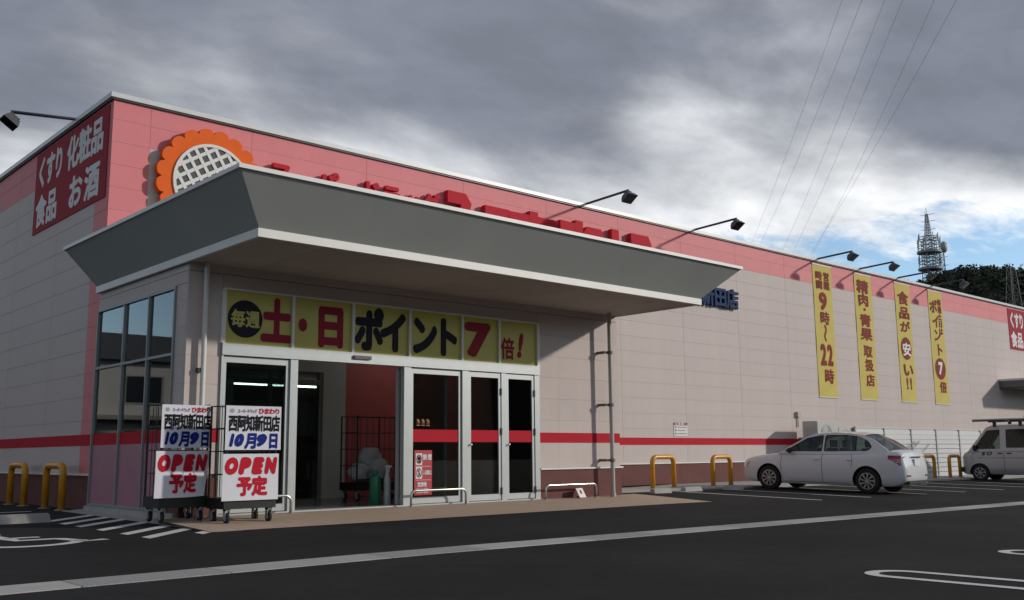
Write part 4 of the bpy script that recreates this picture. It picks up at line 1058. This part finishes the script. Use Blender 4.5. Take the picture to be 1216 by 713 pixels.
def sedan(loc, rz):
    R = thing('parked_car', 'white four door sedan parked nose in to the front wall', 'car', loc, rz)
    ST_ = [(2.17, .44, .34, .60), (2.14, .60, .26, .70), (2.05, .70, .21, .77), (1.88, .785, .185, .83), (1.6, .825, .175, .88), (1.3, .84, .17, .915), (.97, .845, .17, .955), (.6, .845, .17, .965), (.3, .846, .17, .97), (0, .847, .17, .975), (-.3, .848, .17, .98), (-.6, .848, .17, .985), (-.9, .847, .17, .99), (-1.2, .846, .17, 1.0),
           (-1.55, .838, .175, 1.03), (-1.85, .815, .19, 1.055), (-2.02, .785, .23, 1.045), (-2.10, .75, .27, .99), (-2.16, .70, .31, .72), (-2.19, .60, .36, .60)]
    body = loft(ST_).build('body', [CARWHITE, TRIM], R, smooth=True)
    cut_arches(body, ((1.30, .315), (-1.28, .315)), .355, .30, .845)
    body.data.polygons.foreach_set('use_smooth', [True]*len(body.data.polygons)); body.data.set_sharp_from_angle(angle=math.radians(38))
    fx = side_x(ST_)
    for y in (1.30, -1.28):
        for s in (-1, 1):
            wheel(R, s*.735, y, .305, .185, s)
    # greenhouse
    hw = lambda z: .768-(z-.93)*.40
    for s in (-1, 1):
        out = [(1.05, .92), (.70, 1.14), (.32, 1.36), (.05, 1.43), (-.35, 1.455), (-.80, 1.445), (-1.15, 1.40), (-1.45, 1.27), (-1.80, 1.04), (-1.72, .97), (-.5, .93)]
        fw = rounded([(.86, .99), (.62, 1.135), (.30, 1.318), (-.06, 1.388), (-.12, 1.39), (-.12, 1.0)], .035); rw = rounded([(-.20, 1.002), (-.20, 1.395), (-.70, 1.40), (-1.02, 1.37), (-1.27, 1.26), (-1.38, 1.12), (-1.28, 1.03)], .05)
        fnp = lambda a, b, c: (s*(hw(b)+c), a, b)
        holed(out, [fw, rw], fnp, .03, 'window_surround', CARWHITE, R)
        tr_ = holed(shrink(fw, .035), [shrink(fw, -.02)], lambda a, b, c: (s*(hw(b)+.017+c), a, b), .004, 'window_trim', TRIM, R); holed(shrink(rw, .035), [shrink(rw, -.02)], lambda a, b, c: (s*(hw(b)+.017+c), a, b), .004, 'window_trim', TRIM, R)
        for lp, nm in ((fw, 'side_window'), (rw, 'side_window')):
            mb = MB(); mb.face([(s*hw(b), a, b) for a, b in shrink(lp, .01)]); mb.build(nm, CARGLASS, R)
        # pillar between doors, quarter bar
        mb = MB(); mb.quadbox([(s*(hw(1.0)+.012), -.985, 1.02), (s*(hw(1.0)+.012), -.955, 1.02), (s*(hw(1.0)-.012), -.955, 1.02), (s*(hw(1.0)-.012), -.985, 1.02), (s*(hw(1.36)+.012), -.985, 1.37), (s*(hw(1.36)+.012), -.955, 1.37), (s*(hw(1.36)-.012), -.955, 1.37), (s*(hw(1.36)-.012), -.985, 1.37)]); mb.build('quarter_bar', TRIM, R)
        strip(R, [(-.16, .965), (-.15, .80), (-.16, .40), (-.16, .24)], 0, .008, 'door_seam', TRIM, s, fx); strip(R, [(.93, .90), (.96, .62), (.92, .30), (.90, .24)], 0, .008, 'door_seam', TRIM, s, fx)
        strip(R, [(-.90, .96), (-.93, .80), (-.90, .62)], 0, .008, 'door_seam', TRIM, s, fx); strip(R, [(.88, .235), (-.84, .235)], 0, .008, 'sill_seam', TRIM, s, fx)
        for y in (-.02, -.86):
            h_ = MB(); x_ = fx(y, .80); h_.quadbox([(s*(x_-.01), y-.10, .785), (s*(x_-.01), y+.08, .785), (s*(x_-.01), y+.08, .82), (s*(x_-.01), y-.10, .82), (s*(x_+.03), y-.08, .79), (s*(x_+.03), y+.06, .79), (s*(x_+.03), y+.06, .815), (s*(x_+.03), y-.08, .815)]); h_.build('door_handle', CARWHITE, R)
        m_ = MB(); m_.box(-.09, .09, -.06, .06, -.055, .065); mo = m_.build('mirror', TRIM, R, loc=(s*.88, .68, 1.0)); bevel(mo, .035, 3); MB().box(s*-.14-.03, s*-.14+.05, -.02, .02, -.075, -.035).build('mirror_stalk', TRIM, mo)
        # tail lamp wraps round the corner
        tl = MB(); nA, nB = 7, 5
        for j in range(nB+1):
            v_ = j/nB
            for i in range(nA+1):
                u_ = i/nA; yy = -1.80-.285*u_; zz = (.845-.155*u_)*(1-v_)+(.925+.0*u_)*v_
                tl.v.append((s*(fx(max(yy, -2.085), zz)+.007), yy, zz))
        for j in range(nB):
            for i in range(nA): q_ = j*(nA+1)+i; tl.f.append((q_, q_+1, q_+nA+2, q_+nA+1)); tl.m.append(0)
        tl.quadbox([(s*.50, -2.06, .68), (s*.70, -2.06, .66), (s*.70, -2.06, .90), (s*.52, -2.06, .90), (s*.50, -2.135, .69), (s*.715, -2.125, .67), (s*.70, -2.115, .90), (s*.52, -2.12, .90)])
        tl.build('tail_lamp', TAILRED, R)
        MB().quadbox([(s*.52, 1.98, .52), (s*.76, 1.86, .55), (s*.78, 1.80, .69), (s*.56, 1.98, .66), (s*.54, 2.13, .53), (s*.745, 1.99, .56), (s*.77, 1.90, .70), (s*.58, 2.04, .665)]).build('headlamp', CHROME, R)
        MB().box(s*.55-.09, s*.55+.09, -2.205, -2.17, .44, .47).build('reflector', TAILRED, R)
    # roof
    rf = MB(); prof = [(.32, 1.36), (.18, 1.40), (.05, 1.43), (-.15, 1.448), (-.35, 1.455), (-.58, 1.453), (-.80, 1.445), (-1.0, 1.425), (-1.15, 1.40)]; nu = 12
    for (y, z) in prof:
        for i in range(nu+1): u = -1+2*i/nu; rf.v.append(((hw(z)+.012)*u, y+.06*(1-u*u)*(1 if y > -.45 else -1)*min(1, abs(y+.45)/.5), z-.006+.045*(1-u*u)))
    for j in range(len(prof)-1):
        for i in range(nu): a = j*(nu+1)+i; rf.f.append((a, a+1, a+nu+2, a+nu+1)); rf.m.append(0)
    rf.build('roof', CARWHITE, R, smooth=True)
    def screen(a, b, bow, name):
        g_ = MB(); nv = 6
        for j in range(nv+1):
            t = j/nv; y = a[0]+(b[0]-a[0])*t; z = a[1]+(b[1]-a[1])*t; w_ = hw(z)-.004
            for i in range(nu+1): u = -1+2*i/nu; g_.v.append((w_*u, y+bow*(1-u*u), z+.035*(1-u*u)*t))
        for j in range(nv):
            for i in range(nu): q = j*(nu+1)+i; g_.f.append((q, q+1, q+nu+2, q+nu+1)); g_.m.append(0)
        o_ = g_.build(name, CARGLASS, R, smooth=True); return o_
    screen((1.05, .92), (.33, 1.358), .09, 'windscreen'); screen((-1.79, 1.045), (-1.16, 1.398), -.07, 'rear_window')
    # rear details
    MB().box(-.30, .30, -2.155, -2.085, .87, .905).build('boot_garnish', CHROME, R)
    MB().box(-.165, .165, -2.190, -2.10, .68, .845).build('number_plate', INKWHITE, R)
    rb = MB().box(-.62, .62, -2.215, -2.06, .25, .335).build('rear_valance', TRIM, R); bevel(rb, .02)
    ex = MB().tube([(.42, -2.24, .26), (.42, -1.9, .26)], .03, 12).build('exhaust', CHROME, R)
    m_ = MB().box(-.28, .28, 2.12, 2.185, .40, .53).build('grille', TRIM, R)
    for s in (-1, 1):
        for (y, nm) in ((.05, 'front_seat'), (-.85, 'rear_seat')):
            st = MB(); st.box(s*.37-.23, s*.37+.23, y-.1, y+.4, .35, .60); st.quadbox([(s*.37-.23, y-.16, .55), (s*.37+.23, y-.16, .55), (s*.37+.23, y-.02, .55), (s*.37-.23, y-.02, .55), (s*.37-.21, y-.34, 1.08), (s*.37+.21, y-.34, 1.08), (s*.37+.21, y-.24, 1.08), (s*.37-.21, y-.24, 1.08)])
            st.box(s*.37-.12, s*.37+.12, y-.37, y-.27, 1.10, 1.28); st.build(nm, SEAT, R)
    MB().box(-.70, .70, .55, .95, .80, .93).build('dashboard', TRIM, R)
    return R
CARX, CARY = 15.85, -4.05
sedan((CARX, CARY, gz(CARX, CARY)), math.radians(5.0))
bpy.data.objects['parked_car'].scale = (.94, .94, .94); bpy.data.objects['parked_car'].rotation_euler.x = math.atan(.025)

def kei_van(loc, rz):
    R = thing('parked_van', 'silver grey minivan with a roof rack at the right edge', 'van', loc, rz)
    VSEC = [(0, 0), (.8, 0), (.95, .03), (.985, .12), (1, .3), (1, .6), (.995, .8), (.985, .93), (.96, .985), (.8, 1.0), (.4, 1.005), (0, 1.005)]
    ST_ = [(1.70, .50, .30, .66), (1.68, .64, .24, .80), (1.62, .70, .22, .90), (1.48, .73, .21, .985), (1.2, .737, .21, 1.02), (.6, .74, .21, 1.03), (-1.5, .74, .22, 1.03), (-1.66, .73, .24, 1.02), (-1.70, .70, .28, .98)]
    body = loft(ST_, VSEC).build('body', [VANSILVER, TRIM], R, smooth=True); cut_arches(body, ((1.12, .27), (-1.22, .27)), .32, .30, .74)
    body.data.polygons.foreach_set('use_smooth', [True]*len(body.data.polygons)); body.data.set_sharp_from_angle(angle=math.radians(38))
    fx = side_x(ST_, VSEC)
    for y in (1.12, -1.22):
        for s in (-1, 1):
            wheel(R, s*.65, y, .272, .15, s, 7)
    hw = lambda z: .735-(z-1.0)*.13
    for s in (-1, 1):
        out = [(1.46, .96), (1.12, 1.40), (.86, 1.74), (.72, 1.80), (-1.5, 1.81), (-1.66, 1.74), (-1.69, .98)]
        fw = rounded([(1.28, 1.05), (1.02, 1.40), (.83, 1.66), (.42, 1.68), (.42, 1.05)], .04); mwn = rounded([(.24, 1.08), (.24, 1.68), (-.62, 1.69), (-.62, 1.08)], .05); rwn = rounded([(-.74, 1.08), (-.74, 1.69), (-1.54, 1.68), (-1.56, 1.08)], .05)
        holed(out, [fw, mwn, rwn], lambda a, b, c: (s*(hw(b)+c), a, b), .03, 'window_surround', VANSILVER, R)
        for lp, g_ in ((fw, CARGLASS), (mwn, mat('tinted_glass', (.012, .013, .014), .08)), (rwn, MATS.get('tinted_glass'))):
            mb = MB(); mb.face([(s*(hw(b)+.004), a, b) for a, b in shrink(lp, .01)]); mb.build('side_window', g_ or CARGLASS, R)
        strip(R, [(.33, 1.02), (.33, .30)], 0, .01, 'door_seam', TRIM, s, fx); strip(R, [(1.25, .98), (1.36, .80), (1.30, .66)], 0, .008, 'door_seam', TRIM, s, fx); strip(R, [(1.60, .76), (-1.6, .76)], 0, .012, 'side_moulding', TRIM, s, fx)
        for y in (.44, .16):
            x_ = fx(y, .90); MB().box(min(s*(x_-.01), s*(x_+.03)), max(s*(x_-.01), s*(x_+.03)), y-.07, y+.07, .885, .92).build('door_handle', TRIM, R)
        mo = MB().box(-.06, .06, -.05, .05, -.10, .10).build('mirror', TRIM, R, loc=(s*.83, 1.20, 1.08)); bevel(mo, .025); MB().box(s*-.10-.04, s*-.10+.04, -.015, .015, -.03, 0).build('mirror_stalk', TRIM, mo)
        MB().quadbox([(s*.45, 1.62, .62), (s*.66, 1.55, .62), (s*.66, 1.53, .82), (s*.47, 1.60, .80), (s*.45, 1.705, .62), (s*.675, 1.63, .62), (s*.67, 1.60, .82), (s*.47, 1.69, .80)]).build('headlamp', CHROME, R)
        if s < 0:
            f2 = lambda u, v, d: (-(fx(.9, .9)+.004+d), -u, v)
            printed([('E', -1.02, .84, .14, .13, dict(bold=.05, shear=.3)), ('O', -.86, .84, .17, .13, dict(bold=.05, shear=.3))], INKBLK, f2, R, 'door_logo', d=0)
    rf = MB(); prof = [(.86, 1.74), (.72, 1.80), (.3, 1.815), (-.6, 1.82), (-1.5, 1.81), (-1.66, 1.74)]; nu = 10
    for (y, z) in prof:
        for i in range(nu+1): u = -1+2*i/nu; rf.v.append(((hw(z)+.014)*u, y+(.05*(1-u*u) if y > .5 else 0), z-.004+.04*(1-u**4)))
    for j in range(len(prof)-1):
        for i in range(nu): a = j*(nu+1)+i; rf.f.append((a, a+1, a+nu+2, a+nu+1)); rf.m.append(0)
    rf.build('roof', VANSILVER, R, smooth=True)
    g_ = MB()
    for j in range(5):
        t = j/4; y = 1.46-(.60)*t; z = .96+.78*t
        for i in range(nu+1): u = -1+2*i/nu; g_.v.append(((hw(z)-.004)*u, y+.08*(1-u*u), z+.03*t*(1-u*u)))
    for j in range(4):
        for i in range(nu): q = j*(nu+1)+i; g_.f.append((q, q+1, q+nu+2, q+nu+1)); g_.m.append(0)
    g_.build('windscreen', CARGLASS, R, smooth=True)
    MB().box(-.72, .72, -1.715, -1.68, .98, 1.76).build('tailgate', VANSILVER, R)
    MB().box(-.72, .72, 1.60, 1.72, .30, .46).build('bumper', TRIM, R)
    for s in (-1, 1):
        st = MB(); st.box(s*.33-.2, s*.33+.2, .2, .65, .6, .85); st.box(s*.33-.2, s*.33+.2, .12, .24, .8, 1.35); st.build('front_seat', SEAT, R)
    MB().box(-.66, .66, 1.0, 1.3, .9, 1.02).build('dashboard', TRIM, R)
    RK = MB()
    for y in (.55, -.25, -1.05):
        RK.tube([(-.70, y, 1.79), (-.70, y, 1.97), (.70, y, 1.97), (.70, y, 1.79)], .022, 8)
    for s in (-1, 1): RK.tube([(s*.70, 1.25, 1.97), (s*.70, -1.5, 1.97)], .022, 8); RK.box(s*.70-.03, s*.70+.03, .50, .60, 1.77, 1.97); RK.box(s*.70-.03, s*.70+.03, -.30, -.20, 1.78, 1.97)
    rk = RK.build('roof_rack', TRIM, R)
    ld = MB()
    for x in (-.42, -.10): ld.tube([(x, 1.35, 2.02), (x, -1.9, 2.02)], .024, 8)
    for k in range(9): ld.tube([(-.42, 1.2-k*.36, 2.02), (-.10, 1.2-k*.36, 2.02)], .016, 6)
    lo = ld.build('ladder', ALU, None); lo.parent = None
    return R, lo
VANX, VANY = 28.45, -3.75
vz = gz(VANX, VANY)
van, ladder = kei_van((VANX, VANY, vz), math.radians(2))
ladder.location = (VANX, VANY, vz); ladder.rotation_euler.z = math.radians(2); tag(ladder, 'aluminium ladder lying on the roof rack of the silver van', 'ladder')

# ------------------------------------------------------------------ hill, wood, towers, wires
def azd(px): 
    q = _f*1157.75+_r2*(px-608); v_ = Vector((q.x, q.y)).normalized(); return v_
HD = 430.0
def hill_h(lat):   # ridge height above ground along the lateral coordinate (m, + = right in view)
    t = min(1, max(0, (lat+98)/70)); t = t*t*(3-2*t)
    return 4+59.5*t+1.6*math.sin(lat*.035+1.0)+1.4*math.sin(lat*.09)+(4*min(1, max(0, (lat-25)/60)))
ctr = azd(1110); lat_v = Vector((ctr.y, -ctr.x)); C2 = Vector((CAM.x, CAM.y))
def hpos(lat, dep): return C2+ctr*dep+lat_v*lat
def hill_z(lat, dep):
    H = hill_h(lat); d = dep-HD
    s = math.exp(-(d/95.0)**2) if d < 0 else math.exp(-(d/220.0)**2)
    return -6+(H+6)*s+2.5*noise.noise(Vector((lat*.03, dep*.03, 0)))
mb = MB(); lats = [-220+10*i for i in range(90)]; deps = [240+12*i for i in range(50)]
for d in deps:
    for l in lats: p = hpos(l, d); mb.v.append((p.x, p.y, hill_z(l, d)))
for j in range(len(deps)-1):
    for i in range(len(lats)-1): a = j*len(lats)+i; mb.f.append((a, a+1, a+len(lats)+1, a+len(lats))); mb.m.append(0)
struct(mb.build('hill', HILLM, smooth=True))
# unseen ridge behind and left, added to darken reflections in the door glass
mb = MB(); nseg = 72
for k in range(nseg+1):
    th = math.radians(95+250*k/nseg); R_ = 330+30*math.sin(k*.4)
    hh_ = 38+9*math.sin(k*.33)+6*math.sin(k*.81+1)+4*math.sin(k*1.7)
    hh_ *= min(1, k/6, (nseg-k)/6)
    for (rr, zz) in ((R_-110, -3), (R_-60, hh_*.45), (R_-25, hh_*.85), (R_, hh_), (R_+60, hh_*.7), (R_+200, -5)):
        mb.v.append((CAM.x+rr*math.cos(th), CAM.y+rr*math.sin(th), zz))
for k in range(nseg):
    for i in range(5): a_ = k*6+i; mb.f.append((a_, a_+1, a_+7, a_+6)); mb.m.append(0)
struct(mb.build('hill', mat('ridge_green', (.045, .055, .032), .95, var=.4, scale=.03), smooth=True))
rw = random.Random(3); mb = MB()
def crown(px_, py_, pz_, r_, h_, n):
    for k in range(n):
        u, v_, w_ = rw.gauss(0, 1), rw.gauss(0, 1), rw.gauss(0, 1); L_ = math.sqrt(u*u+v_*v_+w_*w_)+1e-6; q = rw.random()**.45
        lump = 1+.35*noise.noise(Vector((u/L_*2+px_, v_/L_*2+py_, w_/L_*2)))
        c = Vector((px_+u/L_*r_*q*lump, py_+v_/L_*r_*q*lump, pz_+h_*.55+w_/L_*h_*.5*q*lump)); s_ = .28+.36*rw.random()
        a = Vector((rw.uniform(-1, 1), rw.uniform(-1, 1), rw.uniform(-.5, .5))).normalized()*s_; b = a.cross(Vector((rw.uniform(-1, 1), rw.uniform(-1, 1), rw.uniform(-1, 1)))).normalized()*s_
        i0 = len(mb.v); mb.v += [tuple(c+a), tuple(c+b), tuple(c-a), tuple(c-b)]; mb.f.append((i0, i0+1, i0+2, i0+3)); mb.m.append(0)
cnt = 0
for l in range(-100, 200, 5):
    for d in range(int(HD-100), int(HD+14), 7):
        ll, dd = l+rw.uniform(-2.2, 2.2), d+rw.uniform(-3, 3); p = hpos(ll, dd); z = hill_z(ll, dd)
        rr = rw.uniform(2.4, 3.8); crown(p.x, p.y, z-.5, rr, rw.uniform(5.0, 8.0), 190 if dd > HD-45 else 70); cnt += 1
struct(mb.build('hillside_wood', LEAF, fix=False), 'stuff')

def lattice(mb, base_w, top_w, z0, z1, n, r_):
    lv = [(z0+(z1-z0)*i/n, base_w+(top_w-base_w)*i/n) for i in range(n+1)]
    cs = [(-1, -1), (1, -1), (1, 1), (-1, 1)]
    for sx, sy in cs: mb.tube([(sx*w/2, sy*w/2, z) for z, w in lv], r_, 5)
    for i in range(n):
        (za_, wa), (zb2, wb) = lv[i], lv[i+1]
        for k in range(4):
            a, b = cs[k], cs[(k+1) % 4]
            mb.tube([(a[0]*wa/2, a[1]*wa/2, za_), (b[0]*wb/2, b[1]*wb/2, zb2)], r_*.6, 4); mb.tube([(b[0]*wa/2, b[1]*wa/2, za_), (a[0]*wb/2, a[1]*wb/2, zb2)], r_*.6, 4)
            mb.tube([(a[0]*wb/2, a[1]*wb/2, zb2), (b[0]*wb/2, b[1]*wb/2, zb2)], r_*.6, 4)
def px_at(px, py, dist):
    q = (_f*1157.75+_r2*(px-608)-_u2*(py-356.5)); q = q/Vector((q.x, q.y)).length; return CAM+q*dist
# tall tower
TD = 425.0
b_ = px_at(1107, 345, TD); t_ = px_at(1108, 246, TD); H_ = t_.z-b_.z; k_ = H_/99.0     # metres per photo pixel
TW = thing('radio_tower', 'tall lattice radio tower with two ring platforms on the hill', 'tower', (b_.x, b_.y, b_.z-6), math.atan2(ctr.y, ctr.x)+.5)
m_ = MB(); lattice(m_, 16*k_, 13*k_, 0, 6+28*k_, 7, .16); lattice(m_, 13*k_, 12*k_, 6+28*k_, 6+62*k_, 8, .15); m_.build('mast_lower', TOWERM, TW)
m_ = MB(); lattice(m_, 6*k_, 2.2*k_, 6+62*k_, 6+91*k_, 9, .12); m_.tube([(0, 0, 6+91*k_), (0, 0, 6+99*k_)], .10, 5); m_.build('mast_upper', TOWERM, TW)
for z in (25, 45): MB().lathe([(6*k_, -.35), (13.5*k_, -.35), (13.5*k_, .55), (6*k_, .55)], (0, 0, 6+z*k_), 'z', 24).build('platform', TOWERM, TW)
for z in (33, 37, 52, 57, 63):
    q_ = MB(); rr = (12.5 if z < 60 else 11)*k_; q_.tube([(rr*math.cos(a*PI/8), rr*math.sin(a*PI/8), 6+z*k_) for a in range(16)], .16, 5, closed=True)
    for a in range(8): q_.tube([(rr*math.cos(a*PI/4), rr*math.sin(a*PI/4), 6+z*k_-1.5), (rr*math.cos(a*PI/4), rr*math.sin(a*PI/4), 6+z*k_+1.6)], .16, 5)
    q_.build('antenna_ring', TOWERM, TW)
for z in (40, 62, 72, 82, 90):
    q_ = MB()
    for a in (.3, .3+PI*.66, .3+PI*1.33): q_.tube([(0, 0, 6+z*k_), (9*k_*math.cos(a), 9*k_*math.sin(a), 6+z*k_+.6)], .10, 4)
    q_.build('antenna_arm', TOWERM, TW)
b2 = px_at(1121, 340, TD+10)
TW2 = thing('radio_tower', 'shorter lattice tower with a big round drum antenna on the hill', 'tower', (b2.x, b2.y, b2.z-6), .3)
m_ = MB(); lattice(m_, 7*k_, 5*k_, 0, 6+44*k_, 10, .12); m_.tube([(0, 0, 6+44*k_), (0, 0, 6+62*k_)], .09, 5); m_.build('mast', TOWERM, TW2)
m_ = MB(); m_.lathe([(0, -1.2), (4.5*k_, -1.1), (6.8*k_, -.4), (7.0*k_, .4), (5*k_, 1.2), (0, 1.6)], (0, -1.2, 6+47*k_), 'y', 24); dr = m_.build('drum_antenna', DISH, TW2, smooth=True); 
for z in (24, 34, 50):
    q_ = MB()
    for a in (.2, 2.2, 4.3): q_.tube([(0, 0, 6+z*k_), (8*k_*math.cos(a), 8*k_*math.sin(a), 6+z*k_+.3)], .09, 4)
    q_.build('antenna_arm', TOWERM, TW2)
# tank/shelter beside towers
b3 = px_at(1128, 325, TD+4)
q_ = MB().box(-2.2, 2.2, -2.2, 2.2, -8, 1.2); sh = q_.build('hut', mat('hut_dark', (.06, .07, .07), .7), None, loc=(b3.x, b3.y, b3.z)); bevel(sh, .3); tag(sh, 'small dark equipment hut beside the towers on the hill', 'hut')
# power pylon in front of the hill
b4 = px_at(1205, 372, 300.0); t4 = px_at(1204, 318, 300.0)
PY = thing('power_pylon', 'thin lattice power pylon standing before the wooded hill', 'pylon', (b4.x, b4.y, -2), math.atan2(ctr.y, ctr.x)+.6)
hh = t4.z+2; m_ = MB(); lattice(m_, 8, 1.5, 0, hh, 14, .10); m_.build('mast', mat('pylon_steel', (.09, .10, .10), .6), PY)
for z in (hh-3, hh-8, hh-13): q_ = MB(); q_.tube([(-5.0, 0, z), (0, 0, z+1.2), (5.0, 0, z)], .10, 5); q_.tube([(-5, 0, z), (5, 0, z)], .10, 5); q_.build('cross_arm', MATS['pylon_steel'], PY)
# overhead wires
for i, (p0, p1) in enumerate([((995, 0), (918, 210)), ((1018, 0), (930, 215)), ((1045, 0), (963, 205)), ((1066, 0), (985, 190)), ((1103, 0), (1028, 160)), ((1128, 0), (1018, 195))]):
    s_ = (p1[0]-p0[0])/(p1[1]-p0[1])
    A = px_at(p0[0]-s_*260, -260, 70); Bq = px_at(p0[0]+s_*330, 330, 260)
    pts = []
    for k in range(25):
        t = k/24; q = A.lerp(Bq, t); q.z -= 4*t*(1-t)*2.0; pts.append(q)
    w_ = MB(); w_.tube(pts, .016, 5); o_ = w_.build('power_cable', mat('cable_grey', (.16, .16, .17), .6), None)
    tag(o_, 'thin overhead power cable in the clouds, '+('leftmost of six', 'second of six from the left', 'third of six from the left', 'third of six from the right', 'second of six from the right', 'rightmost of six')[i], 'cable', 'overhead power cables')
print('panels', NP[0], 'objects', len(bpy.data.objects))
